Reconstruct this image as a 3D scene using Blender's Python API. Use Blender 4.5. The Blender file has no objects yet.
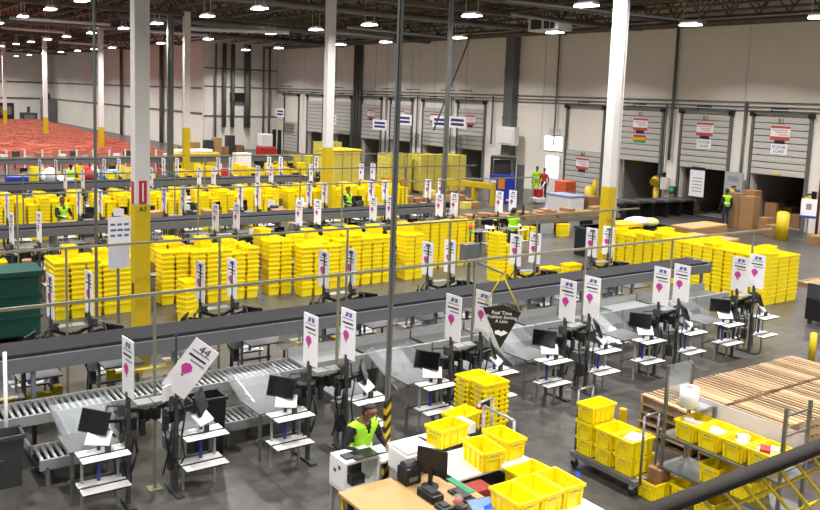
import bpy, math, random
import numpy as np
from mathutils import Matrix, Vector
random.seed(7)
sc = bpy.context.scene
C = bpy.context.collection
PI = math.pi

# ------------------------------------------------------------------ camera
EYE = 5.3
FPX, CX, CY = 847.0, 410.0, 202.0
ROLL, PITCH, YAW = math.radians(2.1), math.radians(7.07), math.radians(54.5)
f0 = Vector((math.cos(YAW), math.sin(YAW), 0)); r0 = Vector((math.sin(YAW), -math.cos(YAW), 0)); u0 = Vector((0, 0, 1))
fw = f0*math.cos(PITCH) - u0*math.sin(PITCH); u1 = u0*math.cos(PITCH) + f0*math.sin(PITCH)
rt = r0*math.cos(ROLL) + u1*math.sin(ROLL); up = u1*math.cos(ROLL) - r0*math.sin(ROLL)
cam = bpy.data.cameras.new('camera'); cam_o = bpy.data.objects.new('camera', cam); C.objects.link(cam_o)
cm = Matrix((rt, up, -fw)).transposed().to_4x4(); cm.translation = (0, 0, EYE)
cam_o.matrix_world = cm
cam.sensor_width = 36; cam.lens = 36*FPX/820; cam.shift_y = -(255-CY)/820
cam.clip_start = 0.05; cam.clip_end = 400
sc.camera = cam_o

# ------------------------------------------------------------------ world, exposure
w = bpy.data.worlds.new('hall_ambient'); sc.world = w; w.use_nodes = True
w.node_tree.nodes['Background'].inputs[0].default_value = (1.0, 0.97, 0.93, 1)
w.node_tree.nodes['Background'].inputs[1].default_value = 0.35
sc.view_settings.view_transform = 'Standard'; sc.view_settings.look = 'None'
sc.view_settings.gamma = 1; sc.view_settings.use_curve_mapping = False
sc.view_settings.exposure = 0.28
sc.cycles.use_denoising = True
sc.cycles.max_bounces = 6; sc.cycles.transparent_max_bounces = 8
LAMP_W = 360

# ------------------------------------------------------------------ materials
def lin(h):
    h = h.lstrip('#'); v = [int(h[i:i+2], 16)/255 for i in (0, 2, 4)]
    return tuple((x/12.92 if x <= .04045 else ((x+.055)/1.055)**2.4) for x in v) + (1,)
MATS = {}
def mat(name, col, rough=.5, metal=0, var=.10, scale=6, bump=0, alpha=1, emit=0, rnd=0, stretch=None, spec=.5):
    if name in MATS: return MATS[name]
    m = bpy.data.materials.new(name); m.use_nodes = True; nt = m.node_tree; N = nt.nodes; L = nt.links
    b = N['Principled BSDF']; c = lin(col)
    b.inputs['Roughness'].default_value = rough; b.inputs['Metallic'].default_value = metal
    b.inputs['Specular IOR Level'].default_value = spec
    tc = N.new('ShaderNodeTexCoord'); nz = N.new('ShaderNodeTexNoise'); nz.inputs['Scale'].default_value = scale
    nz.inputs['Detail'].default_value = 4
    if stretch:
        mp = N.new('ShaderNodeMapping'); mp.inputs['Scale'].default_value = stretch
        L.new(tc.outputs['Object'], mp.inputs[0]); L.new(mp.outputs[0], nz.inputs['Vector'])
    else: L.new(tc.outputs['Object'], nz.inputs['Vector'])
    mr = N.new('ShaderNodeMapRange'); mr.inputs[3].default_value = 1-var*1.6; mr.inputs[4].default_value = 1+var*1.6
    L.new(nz.outputs[0], mr.inputs[0])
    val = mr.outputs[0]
    if rnd:
        oi = N.new('ShaderNodeObjectInfo'); m2 = N.new('ShaderNodeMapRange')
        m2.inputs[3].default_value = 1-rnd; m2.inputs[4].default_value = 1+rnd
        L.new(oi.outputs['Random'], m2.inputs[0]); mu = N.new('ShaderNodeMath'); mu.operation = 'MULTIPLY'
        L.new(val, mu.inputs[0]); L.new(m2.outputs[0], mu.inputs[1]); val = mu.outputs[0]
    mx = N.new('ShaderNodeVectorMath'); mx.operation = 'SCALE'; mx.inputs[0].default_value = c[:3]
    L.new(val, mx.inputs['Scale']); L.new(mx.outputs[0], b.inputs['Base Color'])
    if bump:
        bp = N.new('ShaderNodeBump'); bp.inputs['Strength'].default_value = bump; bp.inputs['Distance'].default_value = .02
        L.new(nz.outputs[0], bp.inputs['Height']); L.new(bp.outputs[0], b.inputs['Normal'])
    if alpha < 1: b.inputs['Alpha'].default_value = alpha
    if emit:
        b.inputs['Emission Color'].default_value = c; b.inputs['Emission Strength'].default_value = emit
    MATS[name] = m
    return m
def floor_mat():
    m = bpy.data.materials.new('polished_concrete'); m.use_nodes = True; nt = m.node_tree; N = nt.nodes; L = nt.links
    b = N['Principled BSDF']; tc = N.new('ShaderNodeTexCoord')
    n1 = N.new('ShaderNodeTexNoise'); n1.inputs['Scale'].default_value = .7; n1.inputs['Detail'].default_value = 8; n1.inputs['Roughness'].default_value = .65
    n2 = N.new('ShaderNodeTexNoise'); n2.inputs['Scale'].default_value = 5; n2.inputs['Detail'].default_value = 6
    L.new(tc.outputs['Object'], n1.inputs['Vector']); L.new(tc.outputs['Object'], n2.inputs['Vector'])
    ad = N.new('ShaderNodeMath'); ad.operation = 'ADD'; L.new(n1.outputs[0], ad.inputs[0]); L.new(n2.outputs[0], ad.inputs[1])
    cr = N.new('ShaderNodeValToRGB'); e = cr.color_ramp.elements
    e[0].position = .3; e[0].color = lin('#2c2a28'); e[1].position = .72; e[1].color = lin('#5e5b57')
    hf = N.new('ShaderNodeMath'); hf.operation = 'MULTIPLY'; hf.inputs[1].default_value = .5
    L.new(ad.outputs[0], hf.inputs[0]); L.new(hf.outputs[0], cr.inputs[0])
    # control joints sawn every few metres
    br = N.new('ShaderNodeTexBrick'); br.offset = 0; br.inputs['Scale'].default_value = 1
    br.inputs['Brick Width'].default_value = 5; br.inputs['Row Height'].default_value = 5; br.inputs['Mortar Size'].default_value = .008
    br.inputs['Color1'].default_value = (1, 1, 1, 1); br.inputs['Color2'].default_value = (1, 1, 1, 1); br.inputs['Mortar'].default_value = (.45, .45, .45, 1)
    L.new(tc.outputs['Object'], br.inputs['Vector'])
    mx = N.new('ShaderNodeMix'); mx.data_type = 'RGBA'; mx.blend_type = 'MULTIPLY'; mx.inputs[0].default_value = 1
    L.new(cr.outputs[0], mx.inputs[6]); L.new(br.outputs[0], mx.inputs[7]); L.new(mx.outputs[2], b.inputs['Base Color'])
    rr = N.new('ShaderNodeMapRange'); rr.inputs[3].default_value = .22; rr.inputs[4].default_value = .5
    L.new(n1.outputs[0], rr.inputs[0]); L.new(rr.outputs[0], b.inputs['Roughness'])
    return m
m_floor = floor_mat()
m_wall = mat('painted_concrete_wall', '#ece6dc', .75, var=.05, scale=.5)
m_wall2 = mat('painted_block_wall', '#e8e2d8', .75, var=.06, scale=.6)
m_ceil = mat('dark_roof_deck', '#6f6455', .8, var=.25, scale=.6)
m_joist = mat('dark_joist_steel', '#5f564b', .6, .2, var=.2, scale=2)
m_yel = mat('yellow_tote_plastic', '#fbe310', .38, var=.03, scale=3, rnd=.05)
m_yel2 = mat('pale_yellow_tote_plastic', '#dccf62', .45, var=.06, scale=2, rnd=.06)
m_ora = mat('orange_tote_plastic', '#d9806a', .6, var=.30, scale=5, rnd=.15)
m_ypaint = mat('yellow_safety_paint', '#c9ad0c', .5, var=.06)
m_white = mat('white_enamel', '#e3e2e0', .4, var=.03)
m_colw = mat('white_column_paint', '#dcdad7', .5, var=.03, scale=2)
m_galv = mat('galvanised_steel', '#848685', .35, .7, var=.10, scale=5)
m_alu = mat('light_grey_steel', '#a2a4a5', .4, .35, var=.06)
m_grey = mat('grey_painted_steel', '#6e7173', .45, .2, var=.07)
m_dgrey = mat('dark_grey_plastic', '#3c3d40', .5, var=.1)
m_belt = mat('dark_rubber_belt', '#2b2b2e', .8, var=.08, scale=2, spec=.2)
m_black = mat('black_plastic', '#191a1b', .4, var=.15)
m_screen = mat('dark_screen_glass', '#0c0e11', .12, var=.05)
m_olive = mat('olive_galvanised_rail', '#8a8a72', .45, .3, var=.08)
m_clear = mat('clear_polycarbonate', '#b9c0c4', .1, var=.02, alpha=.30)
m_acryl = mat('frosted_acrylic', '#dfdde6', .2, var=.02, alpha=.6)
m_wood = mat('pallet_wood', '#9f8463', .85, var=.3, scale=9, rnd=.36, stretch=(1, .15, 1))
m_desk = mat('birch_desk_top', '#b8935f', .45, var=.05, scale=4, stretch=(1, .2, 1))
m_card = mat('brown_cardboard', '#94704a', .8, var=.07, rnd=.15)
m_tape = mat('tan_tape', '#b3925f', .5, var=.04)
m_blue = mat('blue_floor_tape', '#2c4b8c', .6, var=.15)
m_wtape = mat('white_floor_tape', '#d8d8d4', .6, var=.15)
m_mag = mat('magenta_print', '#c2409a', .5, var=.03)
m_navy = mat('navy_print', '#27336b', .5, var=.03)
m_ink = mat('black_print', '#26262a', .5, var=.03)
m_gink = mat('grey_print', '#8a8c98', .5, var=.03)
m_paper = mat('white_paper', '#eeedf0', .6, var=.02)
m_red = mat('red_plastic', '#b8262a', .45, var=.05)
m_sred = mat('red_sign_print', '#c14a45', .5, var=.05)
m_green = mat('green_sheet', '#1f8a62', .5, var=.05)
m_dgreen = mat('dark_green_bin', '#10463c', .45, var=.08)
m_bluemac = mat('blue_machine_paint', '#2038a8', .4, var=.06)
m_orange = mat('orange_panel', '#d8862a', .5, var=.06)
m_skin = mat('warm_brown_skin', '#7d5640', .5, var=.04)
m_hair = mat('black_hair', '#17130f', .6, var=.1)
m_cloth = mat('black_cloth', '#1b1b1e', .85, var=.15, scale=20)
m_jean = mat('dark_trousers', '#2a2d38', .85, var=.1, scale=20)
m_hivis = mat('lime_hi_vis_cloth', '#a6e81e', .6, var=.05, scale=20)
m_refl = mat('silver_reflective_tape', '#d5d8cf', .35, var=.03)
m_redcloth = mat('red_cloth', '#a8352c', .85, var=.1)
m_greycloth = mat('grey_cloth', '#8a8a90', .85, var=.1)
m_lamp = mat('lit_lamp_lens', '#f3f0ff', .4, var=0, emit=9)
m_glow = mat('daylight_door_glass', '#f4f8ff', .4, var=0, emit=3.0)
m_lite = mat('tablet_screen_lit', '#1558d8', .3, var=.15, scale=12, emit=.35)
m_dark = mat('trailer_interior', '#8f8a84', .8, var=.15, scale=1)
m_duct = mat('grey_duct_sheet', '#6b6d6b', .5, .3, var=.08, scale=1)
m_poly = mat('white_poly_film', '#ecebee', .3, var=.03)
m_bag = mat('blue_white_packet', '#7a86c4', .35, var=.4, scale=14)
m_strip = mat('blue_strip_plastic', '#2a3f9a', .4, var=.05)
m_rgn = mat('green_signal_lens', '#1f9a4a', .3, var=.02, emit=.6)
m_rlamp = mat('red_signal_lens', '#c8281e', .3, var=.02, emit=.8)

# ------------------------------------------------------------------ mesh helpers
class MB:
    def __init__(s): s.v = []; s.f = []; s.m = []; s.s = []
    def add(s, v, f, mi=0, sm=False, T=None):
        o = len(s.v)
        if T is not None: v = [tuple(T @ Vector(p)) for p in v]
        s.v += [tuple(p) for p in v]; s.f += [tuple(o+i for i in q) for q in f]
        s.m += [mi]*len(f); s.s += [sm]*len(f)
        return s
    def box(s, c, d, rz=0, mi=0, T=None):
        x, y, z = (q/2 for q in d)
        v = [(-x,-y,-z),(x,-y,-z),(x,y,-z),(-x,y,-z),(-x,-y,z),(x,-y,z),(x,y,z),(-x,y,z)]
        if rz:
            k, n = math.cos(rz), math.sin(rz); v = [(a*k-b*n, a*n+b*k, e) for a, b, e in v]
        v = [(a+c[0], b+c[1], e+c[2]) for a, b, e in v]
        return s.add(v, [(0,3,2,1),(4,5,6,7),(0,1,5,4),(1,2,6,5),(2,3,7,6),(3,0,4,7)], mi, False, T)
    def b2(s, x0, x1, y0, y1, z0, z1, mi=0):
        return s.box(((x0+x1)/2, (y0+y1)/2, (z0+z1)/2), (abs(x1-x0), abs(y1-y0), abs(z1-z0)), 0, mi)
    def cyl(s, p0, p1, r, n=10, mi=0, r1=None):
        p0, p1 = Vector(p0), Vector(p1); d = (p1-p0).normalized(); r1 = r if r1 is None else r1
        a = d.orthogonal().normalized(); b = d.cross(a)
        v = []
        for p, q in ((p0, r), (p1, r1)):
            for i in range(n):
                t = 2*PI*i/n; v.append(p + (a*math.cos(t)+b*math.sin(t))*q)
        o = len(s.v)
        s.add(v, [(i, (i+1) % n, n+(i+1) % n, n+i) for i in range(n)], mi, True)
        s.f += [tuple(o+i for i in reversed(range(n))), tuple(o+n+i for i in range(n))]; s.m += [mi]*2; s.s += [False]*2
        return s
    def tube(s, pts, r, n=6, mi=0):
        for i in range(len(pts)-1): s.cyl(pts[i], pts[i+1], r, n, mi)
        return s
    def bar(s, p0, p1, t, mi=0, t2=None):
        p0, p1 = Vector(p0), Vector(p1); d = (p1-p0); l = d.length; d.normalize()
        a = Vector((0, 0, 1)).cross(d)
        a = Vector((1, 0, 0)) if a.length < 1e-4 else a.normalized()
        b = d.cross(a); t2 = t2 or t; v = []
        for p in (p0, p1):
            for i, j in ((-1,-1),(1,-1),(1,1),(-1,1)): v.append(p + a*(i*t/2) + b*(j*t2/2))
        return s.add(v, [(3,2,1,0),(4,5,6,7),(0,1,5,4),(1,2,6,5),(2,3,7,6),(3,0,4,7)], mi)
    def prism(s, poly, h, T=None, mi=0):       # polygon in local xy, extruded 0..h along z
        n = len(poly); v = [(x, y, 0) for x, y in poly] + [(x, y, h) for x, y in poly]
        return s.add(v, [tuple(reversed(range(n))), tuple(range(n, 2*n))] + [(i, (i+1) % n, n+(i+1) % n, n+i) for i in range(n)], mi, False, T)
    def sphere(s, c, r, n=10, m=6, mi=0, sc3=(1,1,1)):
        v = [(c[0], c[1], c[2]+r*sc3[2])]
        for j in range(1, m):
            a = PI*j/m
            for i in range(n):
                t = 2*PI*i/n; v.append((c[0]+r*sc3[0]*math.sin(a)*math.cos(t), c[1]+r*sc3[1]*math.sin(a)*math.sin(t), c[2]+r*sc3[2]*math.cos(a)))
        v.append((c[0], c[1], c[2]-r*sc3[2])); f = [(0, 1+i, 1+(i+1) % n) for i in range(n)]
        for j in range(m-2):
            for i in range(n):
                a = 1+j*n+i; b = 1+j*n+(i+1) % n; f.append((a, a+n, b+n, b))
        e = len(v)-1; k = 1+(m-2)*n
        f += [(k+(i+1) % n, k+i, e) for i in range(n)]
        return s.add(v, f, mi, True)
    def mesh(s, name, mats):
        me = bpy.data.meshes.new(name); me.from_pydata(s.v, [], s.f)
        for q in (mats if isinstance(mats, (list, tuple)) else [mats]): me.materials.append(q)
        me.polygons.foreach_set('material_index', s.m); me.polygons.foreach_set('use_smooth', s.s); me.update()
        return me
    def build(s, name, mats, parent=None, loc=(0,0,0), rz=0, bevel=0):
        return put(name, s.mesh(name, mats), parent, loc, rz, bevel)
def put(name, me, parent=None, loc=(0,0,0), rz=0, bevel=0):
    o = bpy.data.objects.new(name, me); C.objects.link(o); o.location = loc; o.rotation_euler = (0, 0, rz)
    if parent: o.parent = parent
    if bevel:
        b = o.modifiers.new('bevel', 'BEVEL'); b.width = bevel; b.segments = 2; b.limit_method = 'ANGLE'
    return o
def tag(o, label=None, cat=None, group=None, kind=None):
    if label: o['label'] = label
    if cat: o['category'] = cat
    if group: o['group'] = group
    if kind: o['kind'] = kind
    return o
def thing(name, label, cat, loc=(0,0,0), rz=0, group=None):
    o = bpy.data.objects.new(name, None); C.objects.link(o); o.location = loc; o.rotation_euler = (0, 0, rz)
    o.empty_display_size = .1
    return tag(o, label, cat, group)
def struct(name, mb, m, parent=None): return tag(mb.build(name, m, parent), kind='structure')
KIDS = {}
def kids_of(o): return [c for c in o.children]
def dup(root, loc, rz, label=None, group=None):
    def cp(o, par):
        c = o.copy(); C.objects.link(c)
        if par: c.parent = par; c.matrix_parent_inverse = o.matrix_parent_inverse.copy()
        for k in kids_cache(o): cp(k, c)
        return c
    r = cp(root, None); r.location = loc; r.rotation_euler = (0, 0, rz)
    if label: r['label'] = label
    if group: r['group'] = group
    return r
def kids_cache(o):
    if o.name not in KIDS: KIDS[o.name] = [c for c in o.children]
    return KIDS[o.name]
ORD = 'first second third fourth fifth sixth seventh eighth ninth tenth eleventh twelfth thirteenth fourteenth fifteenth sixteenth seventeenth eighteenth nineteenth twentieth'.split()
for a_ in ('twenty', 'thirty', 'forty'):
    ORD += ['%s-%s' % (a_, b_) for b_ in ORD[:9]] + [{'twenty': 'thirtieth', 'thirty': 'fortieth', 'forty': 'fiftieth'}[a_]]
def text(s, size, m, parent, M4, name='lettering', ext=.002):
    cu = bpy.data.curves.new('t', 'FONT'); cu.body = s; cu.size = size; cu.align_x = 'CENTER'; cu.align_y = 'CENTER'; cu.extrude = ext
    cu.resolution_u = 2
    o = bpy.data.objects.new('t', cu); C.objects.link(o)
    dg = bpy.context.evaluated_depsgraph_get(); me = bpy.data.meshes.new_from_object(o.evaluated_get(dg))
    bpy.data.objects.remove(o); me.materials.clear(); me.materials.append(m)
    r = put(name, me, parent); r.matrix_local = M4
    return r
def frame(org, xdir, zdir):      # local x along xdir, local z = normal
    x = Vector(xdir).normalized(); n = Vector(zdir).normalized(); y = n.cross(x).normalized(); x = y.cross(n)
    m = Matrix((x, y, n)).transposed().to_4x4(); m.translation = org
    return m

# ================================================================== SETTING
XW = 35.7; YB = 72.0; XB = 28.6; YF = 128.0; ZC = 10.6
struct('floor', MB().b2(-26, 52, -14, YF+.3, -.3, 0), m_floor)
struct('ceiling', MB().b2(-26, 40, -14, YF+.3, ZC, ZC+.2), m_ceil)
R_DOORS = [21.5, 25.44, 29.38, 33.3]
L_DOORS = [43.4, 47.35, 51.5, 55.55, 59.9, 64.5, 68.9]
DW, DH = 2.62, 2.5
# dock wall: pillars between the door openings, tall panels above with open joints
wd = MB(); ys = sorted(R_DOORS + L_DOORS); y0 = 8.0
for c in ys:
    wd.b2(XW, XW+.3, y0, c-DW/2, 0, DH); y0 = c+DW/2
wd.b2(XW, XW+.3, y0, YB+.3, 0, DH); wd.b2(XW+.05, XW+.3, 8, YB+.3, DH, ZC)
wall_dock = struct('wall_right', wd, m_wall)
pj = [8.0, 15.6, 23.45, 27.4, 31.3, 36.8, 39.2, 45.4, 49.4, 53.4, 57.7, 62.2, 66.7, YB]
for a, b in zip(pj, pj[1:]):
    put('panel', MB().b2(XW, XW+.06, a+.025, b-.025, DH, ZC-.02).mesh('panel', m_wall), wall_dock)
wb = MB().b2(XB, XW+.3, YB, YB+.3, 0, ZC)
wall_back = struct('wall_back', wb, m_wall2)
for i in range(5):
    a = XB + i*(XW-XB)/5
    put('panel', MB().b2(a+.02, a+(XW-XB)/5-.02, YB-.05, YB, 0, ZC-.02).mesh('panel', m_wall2), wall_back)
struct('wall_return', MB().b2(XB-.1, XB+.2, YB, YF, 0, ZC), m_wall2)
wall_far = struct('wall_far', MB().b2(-26, XB, YF, YF+.3, 0, ZC), m_wall)
for i in range(12):
    a = -26 + i*4.55
    put('panel', MB().b2(a+.04, a+4.51, YF-.08, YF, 0, ZC-.02).mesh('panel', m_wall), wall_far)

# roof: open-web joists along the hall, girders across on the column lines
def joist_mesh(length, depth, pitch, chord, name):
    j = MB()
    for z in (0, depth): j.box((length/2, 0, z), (length, chord*1.6, chord))
    n = int(length/pitch)
    for i in range(n):
        a = i*pitch
        j.bar((a, 0, 0), (a+pitch/2, 0, depth), chord*.55); j.bar((a+pitch/2, 0, depth), (a+pitch, 0, 0), chord*.55)
    return j.mesh(name, m_joist)
jm = joist_mesh(114, .85, 1.5, .10, 'ceiling_joist')
for i in range(17):
    o = put('ceiling_joist', jm, None, (1.2+i*2.14, 14, 9.6), PI/2); tag(o, kind='structure')
gm = joist_mesh(46, 1.0, 2.1, .20, 'ceiling_girder')
for i in range(8):
    tag(put('ceiling_girder', gm, None, (-10, 14.9+15.05*i, 9.25)), kind='structure')
# round ducts and sprinkler mains under the joists
for i, (x, y0, y1, z, r, m) in enumerate([(33.6, 15, 70, 9.15, .10, m_joist), (26.4, 14, 127, 9.3, .07, m_joist), (19.4, 14, 127, 9.35, .06, m_grey),
                                           (12.2, 14, 127, 9.35, .06, m_joist), (35.0, 9, 70, 9.25, .14, m_joist)]):
    tag(MB().cyl((x, y0, z), (x, y1, z), r, 10).build('ceiling_pipe', m), kind='structure')
for i, (y, x0, x1, z, r) in enumerate([(34.6, 12, 35, 9.2, .16), (47.5, 14, 35, 9.15, .2), (59.0, 8, 35, 9.2, .2), (26.5, 20, 35.5, 9.3, .1)]):
    tag(MB().cyl((x0, y, z), (x1, y, z), r, 12).build('ceiling_duct', m_duct), kind='structure')

for i, (x0, y0, x1, y1, z, r) in enumerate(((17.5, 46, 22, 43, 8.6, .12), (24, 40, 31, 40.5, 8.9, .08), (17, 54, 21.5, 53.5, 8.8, .1), (25, 28, 31, 29, 9.0, .07), (10.5, 61, 14.5, 61.5, 8.8, .1), (24, 43.5, 29.5, 43.8, 8.9, .12), (9, 50, 14, 49, 8.7, .09), (22, 25, 33, 24, 9.1, .06), (17, 74, 22, 75, 8.7, .1))):
    tag(MB().cyl((x0, y0, z), (x1, y1, z), r, 10).build('ceiling_tube', m_white if i % 2 == 0 else m_alu), kind='structure')
    tag(MB().b2((x0+x1)/2-.02, (x0+x1)/2+.02, (y0+y1)/2-.02, (y0+y1)/2+.02, z, ZC).build('ceiling_hanger', m_joist), kind='structure')
# pipes and conduits on the dock wall
for z, r in ((5.62, .035), (5.42, .03), (5.25, .03)):
    tag(MB().cyl((XW-.07, 9, z), (XW-.07, YB, z), r, 8).build('trim_conduit', m_grey), kind='structure')
for y, z0, z1, r, m in ((27.4, 2.6, 9.4, .07, m_duct), (23.3, 0, 5.6, .06, m_duct), (31.6, 0, 5.6, .05, m_duct), (35.6, 2.8, 9.4, .05, m_grey), (27.75, 0, 5.4, .05, m_grey),
                        (57.1, 0, 9.4, .12, m_duct), (57.55, 0, 9.4, .12, m_duct), (58.0, 0, 9.4, .12, m_duct), (41.2, 2.5, 5.6, .05, m_grey), (45.45, 0, 5.4, .05, m_grey),
                        (49.4, 0, 5.4, .05, m_grey), (53.4, 0, 5.4, .05, m_grey), (62.2, 0, 5.4, .05, m_grey), (19.4, 0, 9.4, .06, mat('red_pipe', '#8d4a48', .5))):
    tag(MB().cyl((XW-.14, y, z0), (XW-.14, y, z1), r, 10).build('trim_pipe', m), kind='structure')
for x, r in ((29.6, .08), (30.4, .18), (31.2, .18), (32.6, .3), (34.2, .08), (34.8, .1)):
    tag(MB().cyl((x, YB-.3, 2.0 if r > .1 else 0), (x, YB-.3, 9.4), r, 10).build('trim_pipe', m_duct), kind='structure')
for z in (3.0, 5.6, 7.2):
    tag(MB().cyl((XB, YB-.1, z), (XW, YB-.1, z), .05, 8).build('trim_conduit', m_grey), kind='structure')

# ------------------------------------------------------------------ dock doors
def dock_door(n, yc, zb, sign, num, leaf=2.66):
    """wall faces -X; seen from the hall +Y is left"""
    d = struct('door_%d' % n, MB().b2(XW-.12, XW-.02, yc-DW/2-.16, yc-DW/2-.02, 0, 5.1).b2(XW-.12, XW-.02, yc+DW/2+.02, yc+DW/2+.16, 0, 5.1), m_duct)
    k = 9; h = leaf/k
    pm = MB().box((0, 0, 0), (.05, DW, h-.045)).box((-.028, 0, 0), (.012, DW-.1, h*.45)).mesh('panel', m_alu_door)
    for i in range(k): put('panel', pm, d, (XW-.07, yc, zb+h*(i+.5)))
    MB().b2(XW-.06, XW-.03, yc-DW/2, yc+DW/2, zb+.01, zb+leaf-.01).build('leaf_backing', m_duct, d)
    MB().b2(XW-.16, XW-.04, yc-.22, yc+.22, zb+.02, zb+.07).build('handle', m_ypaint, d)
    MB().b2(XW-.2, XW-.02, yc-DW/2-.2, yc+DW/2+.2, 5.1, 5.18).build('header_rail', m_duct, d)
    MB().cyl((XW-.22, yc-.35, 5.36), (XW-.22, yc+.45, 5.36), .03, 8).cyl((XW-.22, yc+.45, 5.36), (XW-.1, yc+.5, 5.18), .02, 6).build('arm_light', m_black, d)
    for s in (-1, 1): MB().b2(XW-.22, XW-.02, yc+s*(DW/2+.1)-.12, yc+s*(DW/2+.1)+.12, 5.0, 5.2).build('bracket', m_black, d)
    nx = (0, -1, 0); nn = (-1, 0, 0); X = XW-.115
    if sign:
        zt = zb+leaf-.42
        s = MB().b2(X, X+.02, yc-.47, yc+.47, zt-.62, zt).build('sign', m_paper, d)
        MB().b2(X-.006, X, yc-.47, yc+.47, zt-.1, zt).build('red_band', m_sred, s)
        MB().b2(X-.006, X, yc-.47, yc+.47, zt-.62, zt-.47).build('red_band', m_sred, s)
        mm = MB()
        for r_ in range(3): mm.b2(X-.004, X, yc-.36, yc+.36-.12*r_, zt-.2-.1*r_, zt-.16-.1*r_)
        mm.build('print_line', mat('pale_red_print', '#c98a84', .6), s)
        MB().b2(X-.01, X+.02, yc-.25, yc+.25, zt-.78, zt-.63).build('black_tab', m_ink, d)
        if sign == 'floor':
            q = MB().b2(X, X+.02, yc-.4, yc+.4, zt-1.27, zt-.80).build('sign', m_paper, d)
            text('FLOOR', .2, m_navy, q, frame((X-.004, yc, zt-.94), nx, nn)); text('LOAD', .2, m_navy, q, frame((X-.004, yc, zt-1.13), nx, nn))
        elif sign == 'bands':
            for c_, z_ in (('#c8483c', .86), ('#d8b02c', .99), ('#4f9a3c', 1.12)):
                MB().b2(X-.004, X+.02, yc-.4, yc+.4, zt-z_-.13, zt-z_).build('colour_band', mat('band'+c_, c_, .5), d)
        elif sign == 'plain':
            MB().b2(X, X+.02, yc-.25, yc+.25, zt-1.05, zt-.8).build('sign', mat('grey_notice', '#b4b4b8', .6), d)
    if num: text(num, .3, m_ink, d, frame((X+.01, yc, zb+leaf-.2), nx, nn))
    return d
m_alu_door = mat('ribbed_door_paint', '#c3c1bc', .5, var=.04, scale=2)
for i, (yc, zb, sg, nm) in enumerate(zip(R_DOORS, (2.36, 2.33, 2.38, -.02), ('floor', 'floor', 'bands', 'plain'), ('B1', 'B2', 'B3', 'B4'))): dock_door(i+1, yc, zb, sg, nm)
for i, yc in enumerate(L_DOORS): dock_door(i+5, yc, (2.0, 1.95, 2.05, 1.95, 2.05, 2.0, 0)[i], ('plain', 'plain', 'plain', 'plain', None, None, None)[i], None)
# trailers backed up to the open doors
for i, yc in enumerate(R_DOORS[:3] + L_DOORS[:6]):
    t = MB(); x0, x1 = XW+.32, XW+9
    t.b2(x0, x1, yc-1.3, yc-1.22, -.05, 2.75).b2(x0, x1, yc+1.22, yc+1.3, -.05, 2.75).b2(x0, x1, yc-1.3, yc+1.3, 2.65, 2.75).b2(x0, x1, yc-1.3, yc+1.3, -.05, .01).b2(x1-.1, x1, yc-1.3, yc+1.3, 0, 2.7)
    tag(t.build('trailer_interior', m_dark), kind='structure')
# bright personnel door between the docks
pd = struct('door_12', MB().b2(XW-.08, XW+.0, 35.05, 36.35, 0, 2.25), m_white)
MB().b2(XW-.1, XW-.08, 35.2, 36.2, .9, 2.15).build('pane', m_glow, pd)
tr = struct('window_1', MB().b2(XW-.06, XW, 34.9, 36.5, 2.45, 3.35), m_white); MB().b2(XW-.08, XW-.06, 35.0, 36.4, 2.5, 3.3).build('pane', m_glow, tr)
ex = thing('exit_sign', 'red and white exit sign above the bright dock door', 'sign', (XW-.12, 35.6, 3.6))
MB().box((0, 0, 0), (.08, .8, .34)).build('box', m_paper, ex); text('EXIT', .36, m_red, ex, frame((-.05, 0, 0), (0, -1, 0), (-1, 0, 0)))
# wall duct
dt = MB().b2(XW-.5, XW-.02, 39.0, 39.8, 0, 9.3)
for z in (4.2, 5.6, 7.0): dt.b2(XW-.54, XW, 38.95, 39.85, z, z+.08)
tag(dt.build('wall_duct', m_duct), 'tall grey sheet metal duct running up the dock wall', 'duct')
tag(MB().b2(XW-.9, XW-.52, 38.2, 39.8, 2.6, 3.7).b2(XW-.94, XW-.9, 38.3, 39.7, 2.7, 3.6).build('wall_cabinet', m_white), 'white electrical cabinet on the dock wall below the duct', 'cabinet')
tag(MB().b2(31.0, 32.6, YB-.4, YB-.1, 4.3, 5.1).build('vent_grille', m_black), 'dark rectangular vent grille on the far block wall', 'vent')

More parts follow.
